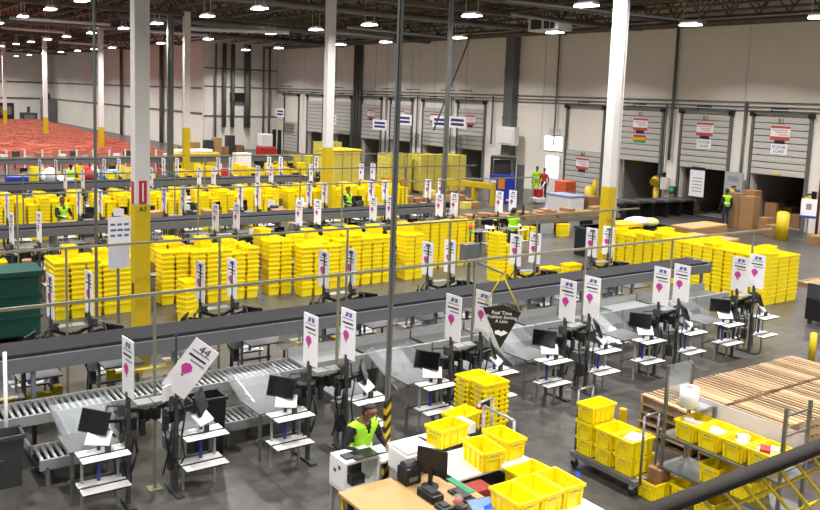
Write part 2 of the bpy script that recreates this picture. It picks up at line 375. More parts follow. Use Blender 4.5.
# ------------------------------------------------------------------ steel columns
COLS = [(4.9, 15.35, .27, 'white steel column with yellow base, closest, behind the near belt'), (16.85, 14.8, .26, 'white and yellow column standing in front of the closed dock door'),
        (16.85, 29.4, .32, 'white column beside the tall pale yellow tote loads'), (16.85, 44.9, .33, 'white column right of the big near column, by dark pipes'),
        (16.85, 61.4, .33, 'white column just left of the near column, in orange totes'), (16.85, 78.5, .33, 'white column second from left edge among orange totes'),
        (16.85, 97, .33, 'white column at the far left edge among orange totes')]
for i, (x, y, s, lb) in enumerate(COLS):
    t = thing('steel_column', lb, 'column', (x, y, 0), 0, 'steel columns')
    def hsec(z0, z1, g=0):
        b = MB(); s2 = s+g; b.b2(-s2/2, s2/2, -s2/2, s2/2, z0, z1); return b
    ft = 3.18 if i < 4 else 2.4
    hsec(ft, 9.4).build('shaft', m_colw, t, bevel=.012); hsec(.02, ft, .008).build('yellow_guard', m_ypaint, t, bevel=.012)
    MB().b2(-.3, .3, -.3, .3, 0, .03).build('base_plate', m_grey, t)
    if i == 0:
        p = MB().b2(-.07, .07, -s/2-.012, -s/2-.004, 3.2, 3.62).build('red_notice', m_red, t)
        MB().b2(-.012, .012, -s/2-.014, -s/2-.012, 3.24, 3.58).build('print_line', m_paper, p)
        p = MB().b2(-s/2-.012, -s/2-.004, -.06, .06, 3.2, 3.6).build('red_notice', m_red, t)
        text('A3', .12, m_ink, t, frame((0, -s/2-.014, 3.1), (1, 0, 0), (0, -1, 0)))
        MB().b2(-s/2-.012, -s/2-.006, -.05, .05, 1.5, 1.72).build('small_notice', mat('dark_red_notice', '#5a2a28', .5), t)
    if i == 1:
        MB().cyl((.28, .05, 0), (.28, .05, 9.4), .09, 10).build('downpipe', m_white, t)
# overhead service poles dropping from the roof
def pole(x, y, r, lb, z0=0, hz=False, m=m_grey):
    t = thing('service_pole', lb, 'pole', (x, y, 0))
    b = MB(); b.box((0, 0, (z0+9.6)/2), (r*2, r*1.2, 9.6-z0)); b.box((0, -r*.8, (z0+9.6)/2), (r*.7, r*.6, 9.6-z0))
    b.build('shaft', m, t)
    if hz:
        st = MB()
        n = 18
        for i in range(n):
            st.b2(-r-.006, r+.006, -r*1.12, r*.7, .05+i*.08, .05+i*.08+.08, i % 2)
        sv = [list(v) for v in st.v]
        for v in sv: v[2] += v[0]*1.2
        st.v = [tuple(v) for v in sv]
        st.build('hazard_sleeve', [m_ypaint, m_black], t)
    MB().b2(-.12, .12, -.12, .12, z0, z0+.02).build('base_plate', m_grey, t)
    return t
pole(5.86, 8.55, .032, 'grey pole with black and yellow hazard sleeve beside the worker', hz=True)
pole(17.2, 22.2, .075, 'grey service pole rising behind the near belt, right of the centre', m=m_galv)
pole(5.15, 19.25, .03, 'thin grey service pole left of the big near column', m=m_duct)
pole(16.2, 45.6, .16, 'dark grey pipe column close to the fourth white column', m=m_duct)

# ------------------------------------------------------------------ high bay lights
lamp_xs = [-5, 2.3, 9.4, 15.6, 22.7, 30.5]
n = 0
hb_h = MB().box((0, 0, .05), (.3, .9, .1)).box((0, 0, .13), (.2, .7, .06)).cyl((0, -.4, .16), (0, -.4, 1.84), .012, 5).cyl((0, .4, .16), (0, .4, 1.84), .012, 5).mesh('housing', m_white)
hb_l = MB().b2(-.2, .2, -.44, .44, -.05, -.002).mesh('lens', m_lamp)
al = bpy.data.lights.new('lamp_glow', 'AREA'); al.shape = 'RECTANGLE'; al.size = .38; al.size_y = .86; al.energy = LAMP_W; al.spread = math.radians(135); al.color = (1, .965, .93)
def high_bay(x, y, label):
    t = thing('high_bay_light', label, 'ceiling light', (x, y, 8.75), 0, 'high bay lights under the roof')
    put('housing', hb_h, t); put('lens', hb_l, t)
    l = bpy.data.objects.new('lamp_glow', al); C.objects.link(l); l.parent = t; l.location = (0, 0, -.06)
for j, x in enumerate(lamp_xs):
    yy = [-8 + 7*k for k in range(4)] + [17.2, 22.9, 30.9, 38.5, 46.1, 51.8, 61.3, 67.5]  # last lamp added to brighten the back wall
    if x == 22.7: yy = [-6, 1, 8, 13.9, 21.5, 27.9, 35.8, 41.2, 46.6, 56.4, 66, 72.5, 79, 85, 91, 98, 106, 114, 122]  # here and in the rows below, far lamps added to brighten the far walls
    if x == 15.6: yy = [-6, 1, 8, 14, 20.3, 26.6, 33.2, 38.9, 46.0, 51.9, 58.9, 65.6, 71.5, 77.6, 83.8, 91, 98, 105, 113, 121]
    if x == 9.4: yy = [-6, 1, 8, 16.1, 22.5, 28.8, 36.9, 42.5, 48.6, 55.5, 63, 70, 77, 85, 92, 100, 108, 116, 123]
    if x < 9: yy = [-6, 2, 10, 18, 26, 34, 44, 54, 64, 74, 84, 94, 104, 114, 122]
    for k, y in enumerate(yy):
        high_bay(x, y, 'lit high bay lamp, %s from the front in the %s lamp row from left' % (ORD[k], ORD[j]))
# unit heater hanging near the dock wall
t = thing('unit_heater', 'white and grey unit heater hanging by the dock wall truss', 'heater', (31.4, 32.2, 8.9))
MB().b2(-.5, .5, -1.1, 1.1, 0, .7).build('body', m_white, t, bevel=.03); MB().b2(-.53, -.5, -.85, -.1, .1, .6).build('grille', m_dgrey, t); MB().b2(-.53, -.5, .1, .85, .1, .6).build('grille', m_dgrey, t)
for q in (-.8, .8): MB().cyl((0, q, .7), (0, q, 1.7), .02, 6).build('hanger_rod', m_grey, t)

# ================================================================== TOTES
def tote_geo(L=.50, W=.33, H=.25, hi=True, taper=.03):
    """open-top tapered plastic tote, origin at bottom centre, long axis x"""
    b = MB(); t = .012; a0, c0 = L/2-taper, W/2-taper; a1, c1 = L/2-.015, W/2-.015
    def ring(a, c, z): return [(-a,-c,z),(a,-c,z),(a,c,z),(-a,c,z)]
    v = ring(a0, c0, 0)+ring(a1, c1, H)+ring(a1-t, c1-t, H)+ring(a0-t, c0-t, t)
    f = [(3,2,1,0)]
    for k in range(3):
        for i in range(4):
            j = (i+1) % 4; f.append((k*4+i, k*4+j, k*4+4+j, k*4+4+i))
    f.append((12,13,14,15))
    b.add(v, f)
    # rim lip
    e = L/2; g = W/2; rh = .035
    v = ring(e, g, H)+ring(e, g, H-rh)+ring(a1, c1, H-rh)+ring(a1-t, c1-t, H)
    f = []
    for i in range(4):
        j = (i+1) % 4; f += [(i, 4+i, 4+j, j), (4+i, 8+i, 8+j, 4+j), (12+i, i, j, 12+j)]
    b.add(v, f)
    if hi:
        zb = H*.62
        for i in (0, 1):                       # second band and ribs
            pass
        for s in (-1, 1):
            for x in (-.17, -.06, .06, .17): b.box((x, s*(c0+.012), H*.42), (.02, .03, H*.7))
            for y in (-.1, .1): b.box((s*(a0+.012), y, H*.42), (.03, .02, H*.7))
            b.box((s*(a1+.004), 0, H*.66), (.022, .17, .025)); b.box((s*(a1+.002), 0, H-.045), (.02, .17, .03))
    return b
me_tote = tote_geo().mesh('tote', m_yel)
me_tote_lo = tote_geo(hi=False).mesh('tote', m_yel)
me_slot = MB().box((0, 0, 0), (.012, .1, .04)).mesh('handle', mat('handle_grip_grey', '#b7ab6a', .6))
def tote(x, y, z, rz=0, label='', group='yellow totes', near=True, me=None):
    o = put('tote', me or (me_tote if near else me_tote_lo), None, (x, y, z), rz); tag(o, label, 'tote', group)
    if near:
        for s in (-1, 1): put('handle', me_slot, o, (s*.243, 0, .185))
    return o
def tote_block(name, spots, m, label, cat='totes', L=.50, W=.33, H=.25):
    """many nested totes too many to count, one object"""
    g = tote_geo(L, W, H, hi=False); V = np.array(g.v); n = len(V); vs = []; fs = []
    for i, (x, y, z, rz) in enumerate(spots):
        k, s = math.cos(rz), math.sin(rz)
        vs.append(np.column_stack((V[:, 0]*k-V[:, 1]*s+x, V[:, 0]*s+V[:, 1]*k+y, V[:, 2]+z)))
        fs += [tuple(i*n+q for q in f) for f in g.f]
    me = bpy.data.meshes.new(name); me.from_pydata(np.concatenate(vs).tolist(), [], fs); me.materials.append(m); me.update()
    return tag(put(name, me), label, cat, None, 'stuff')
NEST = .118
# long tote row behind the near belt: front stacks as individuals
def w1_stacks():
    out = []; x = 4.35
    gaps = {6: .38, 13: .25, 24: .4}
    for i in range(26):
        if i in gaps: x += gaps[i]
        h = 10 if i not in (3, 11, 18) else 9
        if i in (13, 14, 20): h = 11
        out.append((x+.18, h)); x += .358
    return out
W1 = w1_stacks(); back = []
for i, (x, h) in enumerate(W1):
    dy = random.uniform(-.03, .03) + (.25 if i in (6, 7) else 0) - (.5 if i in (15, 16) else 0)
    for k in range(h):
        tote(x+random.uniform(-.008, .008), 19.98+dy, k*NEST, PI/2, 'yellow tote %s from top in %s stack from left of the long tote row' % (ORD[h-1-k], ORD[i]), 'nested totes in the long row behind the near belt', near=False)
    for k in range(h-2, h+random.choice((0, 1, 1))): back.append((x, 20.52+dy, k*NEST, PI/2))
    if i % 2: back.append((x, 20.52+dy, (h+1)*NEST, PI/2))
tote_block('nested_totes', back, m_yel, 'second rank of nested yellow totes behind the long tote row')
# tote wall right of the belt end, running away from the camera
sp = []
for a in range(3):
    for b in range(17):
        h = 10 + (1 if (a*7+b*3) % 5 == 0 else 0) - (1 if b > 12 else 0)
        for k in range(h):
            if a == 0 or b == 0 or k > h-3 or a == 2: sp.append((21.35+a*.52, 12.9+b*.355, k*NEST, 0))
tote_block('nested_totes', sp, m_yel, 'wall of nested yellow totes right of the near belt end')
# further tote rows
sp = []
for i in range(42):
    x = 5.0+i*.37 + (0.4 if i > 7 else 0) + (.5 if i > 16 else 0) + (.4 if i > 25 else 0)
    h = 10 + (i*5 % 3) - 1
    for k in range(h): sp.append((x, 30.75+.1*math.sin(i), k*NEST, PI/2))
    for k in range(h-2, h+1): sp.append((x, 31.4, k*NEST, PI/2))
tote_block('nested_totes', sp, m_yel, 'long row of nested yellow totes behind the second belt')
sp = []
for i in range(30):
    if i in (6, 7, 13, 14, 20): continue
    x = 8+i*.5; h = 8 + (i*7 % 4)
    for k in range(h): sp.append((x, 42.2, k*NEST, PI/2))
tote_block('nested_totes', sp, m_yel, 'distant row of nested yellow totes behind the third belt')
sp = []
for i in range(30):
    x = 6+i*.62
    if random.random() < .6: continue
    for k in range(random.choice((3, 5, 6))): sp.append((x+3.6, 23.72, k*NEST, 0))
tote_block('nested_totes', sp, m_yel, 'short stacks of yellow totes in front of the second belt')
sp = []
for i in range(18):
    x = 8+i*.62
    if random.random() < .6: continue
    for k in range(random.choice((5, 7, 8))): sp.append((x, 34.68, k*NEST, 0))
tote_block('nested_totes', sp, m_yel, 'short stacks of yellow totes in front of the third belt')
# orange tote field at the far left
n = 0; sp = []
me_ora = tote_geo(hi=False, L=.6, W=.4, H=.34).mesh('tote', m_ora)
for r in range(70):
    y = 57.0+r*.74
    for c in range(26):
        x = 5.6+c*.56 + (r % 2)*.02 + (y-57)*.06
        if abs(x-16.85) < .55 and min(abs(y-q) for q in (61.4, 78.5, 97)) < .55: continue
        if True:
            z = .62+random.choice((0, 0, .12, .06))
            if n < 300 and x > 8.5:
                n += 1
                tag(put('orange_bin', me_ora, None, (x, y, z), 0), 'orange bin, %s from left in the %s visible row of the orange bin field' % (ORD[c], ORD[r]), 'bin', 'orange bins at the far left')
            else: sp.append((x, y, z, 0))
            if r < 3 or c == 25: sp += [(x, y, .31, 0), (x, y, 0, 0)]
tote_block('orange_bins', sp, m_ora, 'field of stacked orange bins reaching back at the far left', 'bins', H=.34)

# ================================================================== BELT CONVEYORS
def belt(y, x0, x1, label, z=1.45, w=.74, legs=2.6):
    t = thing('belt_conveyor', label, 'conveyor', (0, y, 0), 0, 'elevated belt conveyors')
    MB().b2(x0, x1, -w/2+.03, w/2-.03, z-.06, z).build('belt', m_belt, t)
    for s in (-1, 1):
        MB().b2(x0, x1, s*w/2-.03, s*w/2+.03, z-.26, z-.05).build('side_rail', mat('slate_frame_paint', '#6a6d70', .5, .2, var=.08) if s < 0 else m_galv, t)
    MB().b2(x0, x1, -w/2+.06, w/2-.06, z-.24, z-.2).build('return_pan', m_galv, t)
    MB().cyl((x1, -w/2, z-.07), (x1, w/2, z-.07), .08, 14).build('end_roller', m_galv, t)
    k = int((x1-x0)/legs)
    lm = MB().b2(-.03, .03, -w/2-.01, -w/2+.05, 0, z-.2).b2(-.03, .03, w/2-.05, w/2+.01, 0, z-.2).b2(-.02, .02, -w/2, w/2, .3, .36).b2(-.06, .06, -w/2-.04, w/2+.04, 0, .015).mesh('leg_frame', m_grey)
    for i in range(k+1): put('leg_frame', lm, t, (x1-.3-i*legs, 0, 0))
    return t
belt(13.05, -1.5, 18.4, 'dark belt conveyor on grey frame running across the whole middle', z=1.45)
belt(24.5, 1, 18.7, 'second dark belt conveyor further back, behind the long tote row', z=1.45)
belt(35.4, 3, 19.0, 'third belt conveyor, far back before the orange totes', z=1.45)
belt(46.5, 6, 24.0, 'farthest belt conveyor running below the orange totes', z=1.45)

# ================================================================== ROLLER CONVEYOR OF THE NEAR ROW
def rollers(name, label, x0, x1, y0, y1, z, legs, m_r=m_alu):
    t = thing(name, label, 'conveyor', (0, 0, 0), 0, 'roller conveyors of the near row')
    for y in (y0, y1): MB().b2(x0, x1, y-.02, y+.02, z-.13, z+.01).build('side_rail', m_alu, t)
    MB().b2(x0, x1, y0+.03, y1-.03, z-.11, z-.1).build('gap_shade_sheet', m_black, t)  # black sheet added under the rollers to darken the gaps between them
    rm = MB().cyl((0, y0+.02, 0), (0, y1-.02, 0), .024, 8).mesh('roller', m_r)
    n = int((x1-x0)/.088)
    for i in range(n): put('roller', rm, t, (x0+.05+i*.088, 0, z-.02))
    lm = MB().b2(-.025, .025, y0-.02, y0+.03, 0, z-.1).b2(-.025, .025, y1-.03, y1+.02, 0, z-.1).b2(-.02, .02, y0, y1, .12, .17).mesh('leg_frame', m_grey)
    for x in legs: put('leg_frame', lm, t, (x, 0, 0))
    return t
rollers('roller_conveyor', 'upper grey roller conveyor behind the nearest packing stations, left part', -.4, 6.5, 11.95, 12.55, .80, (.2, 1.6, 3.0, 4.6, 6.2))
rollers('roller_conveyor', 'low grey roller conveyor on the floor beside the dark bin', 2.3, 3.35, 11.4, 11.95, .36, (2.4, 3.2))
rollers('roller_conveyor', 'low grey roller conveyor on the floor beside the black bin', 4.8, 6.1, 11.4, 11.95, .36, (4.95, 5.9))
# flat plate line further right
t = thing('plate_conveyor', 'white topped slide conveyor behind the right packing stations', 'conveyor', (0, 0, 0))
for i in range(9):
    x = 6.55+i*1.29
    MB().b2(x, x+1.2, 11.95, 12.6, .74, .80).build('top_plate', m_galv if i % 3 else m_alu, t)
    MB().b2(x, x+1.25, 11.9, 11.96, .60, .88).build('side_guard', m_alu, t)
    MB().b2(x, x+1.25, 12.6, 12.66, .60, .95).build('side_guard', m_alu, t)
    MB().b2(x+.1, x+.15, 11.95, 12.6, 0, .74).build('leg_frame', m_grey, t)
# clear hoods over the line, feeding chutes to the stations
hood = MB()
hood.add([(-.45,-.3,0),(.45,-.3,0),(.45,.3,0),(-.45,.3,0),(-.3,-.1,.28),(.3,-.1,.28),(.3,.3,.28),(-.3,.3,.28)], [(0,1,5,4),(1,2,6,5),(2,3,7,6),(3,0,4,7),(4,5,6,7)])
me_hood = hood.mesh('clear_hood', m_clear)
ch = MB()     # chute: sloping plate with two side cheeks
def slab(b, p, th=.012):
    n_ = (Vector(p[1])-Vector(p[0])).cross(Vector(p[2])-Vector(p[0])).normalized()*th
    v = [Vector(q) for q in p]+[Vector(q)+n_ for q in p]; k = len(p)
    b.add(v, [tuple(reversed(range(k))), tuple(range(k, 2*k))]+[(i, (i+1) % k, k+(i+1) % k, k+i) for i in range(k)])
slab(ch, [(-.35,.55,.28),(.35,.55,.28),(.3,-.35,-.12),(-.3,-.35,-.12)])
me_ch_floor = ch.mesh('slide', m_clear)
ck = MB(); slab(ck, [(-.36,.55,.28),(-.31,-.4,-.14),(-.31,-.4,.16),(-.36,.35,.42)]); me_ck = ck.mesh('cheek', m_clear)
ck = MB(); slab(ck, [(.36,.55,.28),(.31,-.4,-.14),(.31,-.4,.16),(.36,.35,.42)]); me_ck2 = ck.mesh('cheek', m_clear)
me_lip = MB().box((.1, -.38, .0), (.3, .02, .2)).mesh('white_flap', m_acryl)
XC = [3.45+2.58*i for i in range(6)]
for r, (yb, far) in enumerate(((13.05, 0), (24.5, 1))):
    for i, xc in enumerate(XC if r == 0 else [x+.9 for x in XC]+[19.8]):
        for s in () if r else (-1,):
            q = 2*i+(s > 0) if r else i
            t = thing('feed_chute', 'clear plastic feed chute, %s from left in the %s' % (ORD[q], ('near packing row', 'packing row at the second belt')[r]), 'chute', (xc+s*.62+.08, yb-1.64, .62), 0, 'clear feed chutes')
            put('slide', me_ch_floor, t); put('cheek', me_ck, t); put('cheek', me_ck2, t); (put('white_flap', me_lip, t) if q % 2 == 0 else None)
            MB().cyl((0, .45, .2), (0, .45, -.62), .02, 6).build('support', m_grey, t)
        t = thing('clear_hood', '', 'hood'); put('hood', me_hood, t); [MB().b2(q_-.015, q_+.015, -.02, .02, -.8, 0).build('support', m_grey, t) for q_ in (-.42, .42)]; t.location = (xc-1.5, yb-.02, .80); tag(t, 'clear plastic hood over the line, %s from left of the %s' % (ORD[i], ('near row', 'second row')[r]), 'hood', 'clear hoods')

# ================================================================== PACKING STATIONS
def flat_sign(parent, org, xdir, up_hint, w, h, text_top=None, roll=0, m=m_paper):
    """double-printed card sign: white board, blue top mark, dark text line, magenta emblem"""
    x = Vector(xdir).normalized(); n = x.cross(Vector(up_hint)).normalized(); n = n if n.y < 0 or abs(n.y) < 1e-3 and n.x < 0 else n
    M4 = frame(org, x, n)
    if roll: M4 = M4 @ Matrix.Rotation(roll, 4, 'Z')
    s = MB().prism([(-w/2, 0), (w/2, 0), (w/2, h), (-w/2, h)], .012).build('sign', m, parent); s.matrix_local = M4
    z0, z1 = .0125, .0145
    def P(poly, nm, mm):
        b = MB().prism(poly, z1-z0); o = b.build(nm, mm, s); o.location = (0, 0, z0)
        b = MB().prism([(-a_, c_) for a_, c_ in reversed(poly)], z1-z0); o = b.build(nm, mm, s); o.location = (0, 0, -(z1-z0)-.0005)
    P([(-w*.36, h*.80), (w*.36, h*.80), (w*.36, h*.815), (-w*.36, h*.815)], 'rule_line', m_navy)
    if text_top: text(text_top, w*.42, m_navy, s, Matrix.Translation((w*.05, h*.88, z0)))
    else:
        P([(-w*.2, h*.85), (-w*.02, h*.85), (w*.05, h*.94), (-w*.13, h*.94)], 'number_mark', mat('blue_print', '#5c64a8', .5)); P([(w*.08, h*.85), (w*.26, h*.85), (w*.26, h*.94), (w*.08, h*.94)], 'number_mark', MATS['blue_print'])
    P([(-w*.36, h*.70), (w*.34, h*.70), (w*.34, h*.735), (-w*.36, h*.735)], 'text_line', m_ink)
    P([(-w*.2, h*.62), (w*.38, h*.62), (w*.38, h*.65), (-w*.2, h*.65)], 'text_line', m_gink)
    k = [(-.30, .47), (-.24, .54), (-.1, .575), (.04, .54), (.09, .47), (-.02, .385), (-.07, .36), (-.14, .36), (-.19, .385)]
    P([(a*w*1.1, b*h) for a, b in k], 'emblem', m_mag)
    P([(-w*.14, h*.325), (-w*.06, h*.325), (-w*.06, h*.35), (-w*.14, h*.35)], 'emblem_basket', m_ink)
    return s
def make_station(s, label, tilt=None, number=None, mon=True):
    """s=-1: tray on the left of the post, s=+1: right. Origin at post foot, worker side -Y"""
    t = thing('packing_station', label, 'workstation', (0, 0, 0), 0, 'packing stations')
    MB().b2(-.025, .025, -.025, .025, 0, 1.5).b2(-.012, .012, -.012, .012, 1.5, 2.15).build('post', m_dgrey, t)
    MB().b2(-.05, .05, -.2, .3, 0, .03).build('foot', m_dgrey, t)
    cx = s*.335
    for z in (.80, .40):
        tr = MB().b2(cx-.25, cx+.25, -.28, .1, z-.03, z-.0085).build('tray', m_belt, t)
        for y in (-.205, .02): MB().b2(cx-.29, cx+.29, y-.084, y+.084, z-.008, z).build('slat', m_white, tr)
    for q in (-.22, .22): MB().b2(cx+q-.016, cx+q+.016, .04, .07, 0, .8).build('leg', m_alu, t)
    pl = MB().b2(cx-.32, cx+.32, .25, .85, .72, .745).build('work_plate', m_grey, t)
    for q in (-.27, .27): MB().b2(cx+q-.02, cx+q+.02, .3, .34, 0, .72).build('leg', m_grey, t)
    MB().b2(cx-.32, cx+.32, .3, .34, .3, .34).build('cross_rail', m_grey, t)
    MB().b2(cx+s*.02-.02, cx+s*.02+.02, .02, .05, .35, 1.02).build('blue_strip', m_strip, t)
    # arm, monitor, keyboard board
    MB().bar((0, 0, 1.12), (s*.2, -.02, 1.16), .04).bar((s*.2, -.02, 1.16), (s*.3, .1, 1.12), .04).build('arm', m_black, t)
    if mon:
        Mm = Matrix.Translation((s*.38, .12, 1.14)) @ Matrix.Rotation(s*.95, 4, 'Z') @ Matrix.Rotation(-.35, 4, 'X')
        mo = MB().box((0, 0, 0), (.42, .035, .29)).build('monitor', m_black, t, bevel=.008); mo.matrix_local = Mm
        MB().box((0, -.0185, .004), (.39, .003, .25)).build('screen', m_screen, mo)
        kb = MB().box((0, 0, 0), (.30, .2, .02)).build('keyboard_board', m_paper, t)
        kb.matrix_local = Matrix.Translation((s*.36, .0, .97)) @ Matrix.Rotation(s*.6, 4, 'Z') @ Matrix.Rotation(.7, 4, 'X')
    # printer and scanner lumps clamped round the post, hanging cables
    MB().b2(-.09, .13, .05, .28, .95, 1.12).b2(-.05, .1, .02, .06, 1.0, 1.08).build('label_printer', m_black, t, bevel=.01)
    MB().b2(-.13, -.05, -.07, .03, 1.22, 1.36).build('scanner_cradle', m_dgrey, t)
    MB().b2(-.2*s-.1, -.2*s+.1, -.05, .15, 1.3, 1.32).build('small_shelf', m_alu, t)
    MB().box((s*.33+.05, -.1, .85), (.06, .05, .1)).build('scanner', m_black, t)
    cb = [(0.03*s, -.04, 1.3), (.09*s, -.1, 1.1), (.05*s, -.08, .8), (.1*s, -.05, .5), (.02*s, .05, .25)]
    MB().tube(cb, .012, 5).build('cable', m_black, t)
    MB().tube([(-.03*s, .05, 1.2), (-.12*s, .12, .9), (-.06*s, .1, .55), (-.1*s, .2, .2)], .012, 5).build('cable', m_black, t)
    MB().b2(-.05, .05, .1, .2, .28, .5).build('power_brick', m_dgrey, t)
    MB().bar((-.02, .02, 1.25), (-s*.22, .1, 1.18), .05).box((-s*.24, .1, 1.12), (.1, .1, .16), .3).box((-s*.16, -.06, 1.02), (.07, .05, .2), .2).build('second_arm', m_black, t)
    MB().tube([(s*.02, .06, 1.3), (s*.2, .2, 1.28), (s*.24, .22, 1.05), (s*.1, .2, .85)], .014, 5).build('hose', m_dgrey, t)
    MB().tube([(-s*.05, -.04, 1.0), (-s*.1, -.06, .7), (-s*.02, -.05, .45)], .018, 5).build('hose', m_black, t)
    MB().b2(-.08, .08, .12, .3, .55, .72).build('control_unit', m_grey, t)
    if tilt is None: flat_sign(t, (0, -.03, 1.45), (.08, -1, 0), (0, 0, 1), .36, .74, number)
    else:
        flat_sign(t, (-.06, -.05, 1.42), (.85, -.52, 0), (0, 0, 1), .36, .76, number, roll=-tilt)
        MB().box((-.12, -.06, 1.42), (.22, .02, .2), .5).build('paper', m_paper, t)
    return t
stL = make_station(-1, 'x'); stR = make_station(1, 'x'); stL4 = make_station(1, 'x', tilt=.62, number='44')
def row(xs, y, flip, rowname, first=None, rng=None):
    for i, xc in enumerate(xs):
        for s in (-1, 1):
            q = 2*i+(s > 0); p = (stL if s < 0 else stR)
            if first and i == 0 and s > 0: p = stL4
            if not first and flip: p = stR if s < 0 else stL
            lb = 'packing station, %s from left in the %s' % (ORD[q], rowname)
            if p is stL4: lb = 'packing station whose card sign leans over, in the near packing row'
            dup(p, (xc+s*.31, y, 0), PI if flip else 0, lb, 'packing stations, '+rowname)
row(XC, 10.35, False, 'near packing row', True)
row(XC, 14.5, True, 'row just behind the near belt')
row([x+.75 for x in XC]+[19.7], 21.9, False, 'row in front of the second belt')
row([x+.75 for x in XC]+[19.7], 26.0, True, 'row behind the second belt')
row([8+2.58*i for i in range(6)], 32.8, False, 'row in front of the third belt')
row([8+2.58*i for i in range(6)], 37.0, True, 'row behind the third belt')
for p in (stL, stR, stL4):
    for k in kids_cache(p):
        for g in kids_cache(k): bpy.data.objects.remove(g)
        bpy.data.objects.remove(k)
    bpy.data.objects.remove(p)

# overhead service rails on posts
def rail(y, x0, x1, xs, label, z=2.65, m=m_olive, t_=.038):
    t = thing('overhead_rail', label, 'rail', (0, y, 0), 0, 'overhead service rails')
    MB().b2(x0, x1, -t_/2, t_/2, z-t_/2, z+t_/2).build('bar', m, t)
    pm = MB().b2(-.017, .017, -.017, .017, 0, z-t_/2).b2(-.09, .09, -.09, .09, 0, .012).mesh('post', m)
    for x in xs: put('post', pm, t, (x, 0, 0))
rail(10.62, -.5, 17.6, [.97, 3.57, 6.33, 8.95, 11.6, 14.1, 16.9], 'olive metal service rail on posts over the near packing row')
rail(14.3, -.5, 17.5, [.8, 3.35, 6.0, 8.7, 11.3, 13.9, 16.5], 'olive metal service rail just behind the near belt')
rail(21.75, 2, 21, [4, 8.5, 13, 17.5, 20.8], 'service rail on posts in front of the second belt')
rail(26.3, 2, 22, [5, 9.5, 14, 18.5], 'service rail on posts behind the second belt', m=m_grey)
rail(32.6, 5, 24, [8, 13, 18, 23], 'service rail on posts in front of the third belt')

# kite shaped black banner hung on yellow cords
kt = thing('hanging_banner', 'black kite shaped banner with white lettering hung on yellow cords', 'banner', (9.02, 9.98, 0))
kx = Vector((.70, -.71, 0)); kn = Vector((-.71, -.70, 0))
KM = frame((0, 0, 1.72), kx, kn)
kb_ = MB().prism([(-.31, .24), (.02, .31), (.31, .20), (0, -.42)], .012).build('board', m_black, kt); kb_.matrix_local = KM
for s_, yy_, sz in (('Real Time', .175, .08), ('Problem Solving', .105, .075), ('A Line', .035, .075)): text(s_, sz, m_paper, kb_, Matrix.Translation((0, yy_, .014)))
kq = MB().prism([(-.1, -.13), (-.03, -.11), (.0, -.14), (.04, -.11), (.11, -.14), (.08, -.17), (.04, -.19), (.01, -.21), (-.04, -.19), (-.09, -.18)], .002).build('emblem', m_paper, kb_); kq.location = (0, 0, .013)
for a_ in (-.30, .30):
    p0 = kx*a_ + Vector((0, 0, 1.97 if a_ < 0 else 1.92)); MB().tube([tuple(p0), (0.02, .05, 2.52)], .011, 6).build('cord', m_ypaint, kt)
MB().bar((0, 0, 2.54), (0, .66, 2.6), .03).build('hook_arm', m_olive, kt)
# signal box under the rail
t = thing('control_box', 'grey control box with traffic light above the near belt', 'control box', (11.75, 14.15, 0))
MB().b2(-.2, .2, -.1, .1, 1.75, 2.15).build('box', m_grey, t); MB().b2(-.03, .03, -.02, .02, 0, 1.8).build('post', m_grey, t)
MB().cyl((0, 0, 2.2), (0, 0, 2.62), .02, 8).build('stalk', m_grey, t); MB().cyl((0, 0, 2.38), (0, 0, 2.46), .05, 10).build('lens', m_rgn, t); MB().cyl((0, 0, 2.47), (0, 0, 2.55), .05, 10).build('lens', m_rlamp, t)

# ================================================================== BINS AT THE LEFT
def bin_(x, y, w_, d_, h_, m, label, rz=0, lid=False):
    t = thing('waste_bin', label, 'bin', (x, y, 0), rz)
    b = MB(); tp = .04
    def R(a, c, z): return [(-a,-c,z),(a,-c,z),(a,c,z),(-a,c,z)]
    v = R(w_/2-tp, d_/2-tp, 0)+R(w_/2, d_/2, h_)+R(w_/2-.02, d_/2-.02, h_)+R(w_/2-tp-.02, d_/2-tp-.02, .03)
    f = [(3,2,1,0), (12,13,14,15)]
    for k in range(3):
        for i in range(4): f.append((k*4+i, k*4+(i+1) % 4, k*4+4+(i+1) % 4, k*4+4+i))
    b.add(v, f); b.build('body', m, t)
    rm = MB(); 
    for s in (-1, 1): rm.b2(-w_/2-.02, w_/2+.02, s*d_/2-.02, s*d_/2+.02, h_-.03, h_+.02).b2(s*w_/2-.02, s*w_/2+.02, -d_/2, d_/2, h_-.03, h_+.02)
    rm.build('rim', m, t)
    MB().b2(-.08, .08, -d_/2-.03, -d_/2+.02, h_*.55, h_*.6).build('handle', m, t)
    return t
bin_(1.82, 11.72, .66, .34, .7, m_dgrey, 'dark grey plastic bin at the left edge beside the rollers')
bin_(4.5, 11.2, .5, .36, .92, m_black, 'tall black plastic bin behind the leaning card sign')
pp = thing('white_post', 'thin white post standing behind the dark grey bin', 'post', (2.0, 11.92, 0)); MB().cyl((0, 0, 0), (0, 0, 1.75), .025, 8).build('shaft', m_white, pp); MB().b2(-.09, .09, -.09, .09, 0, .02).build('foot', m_grey, pp)
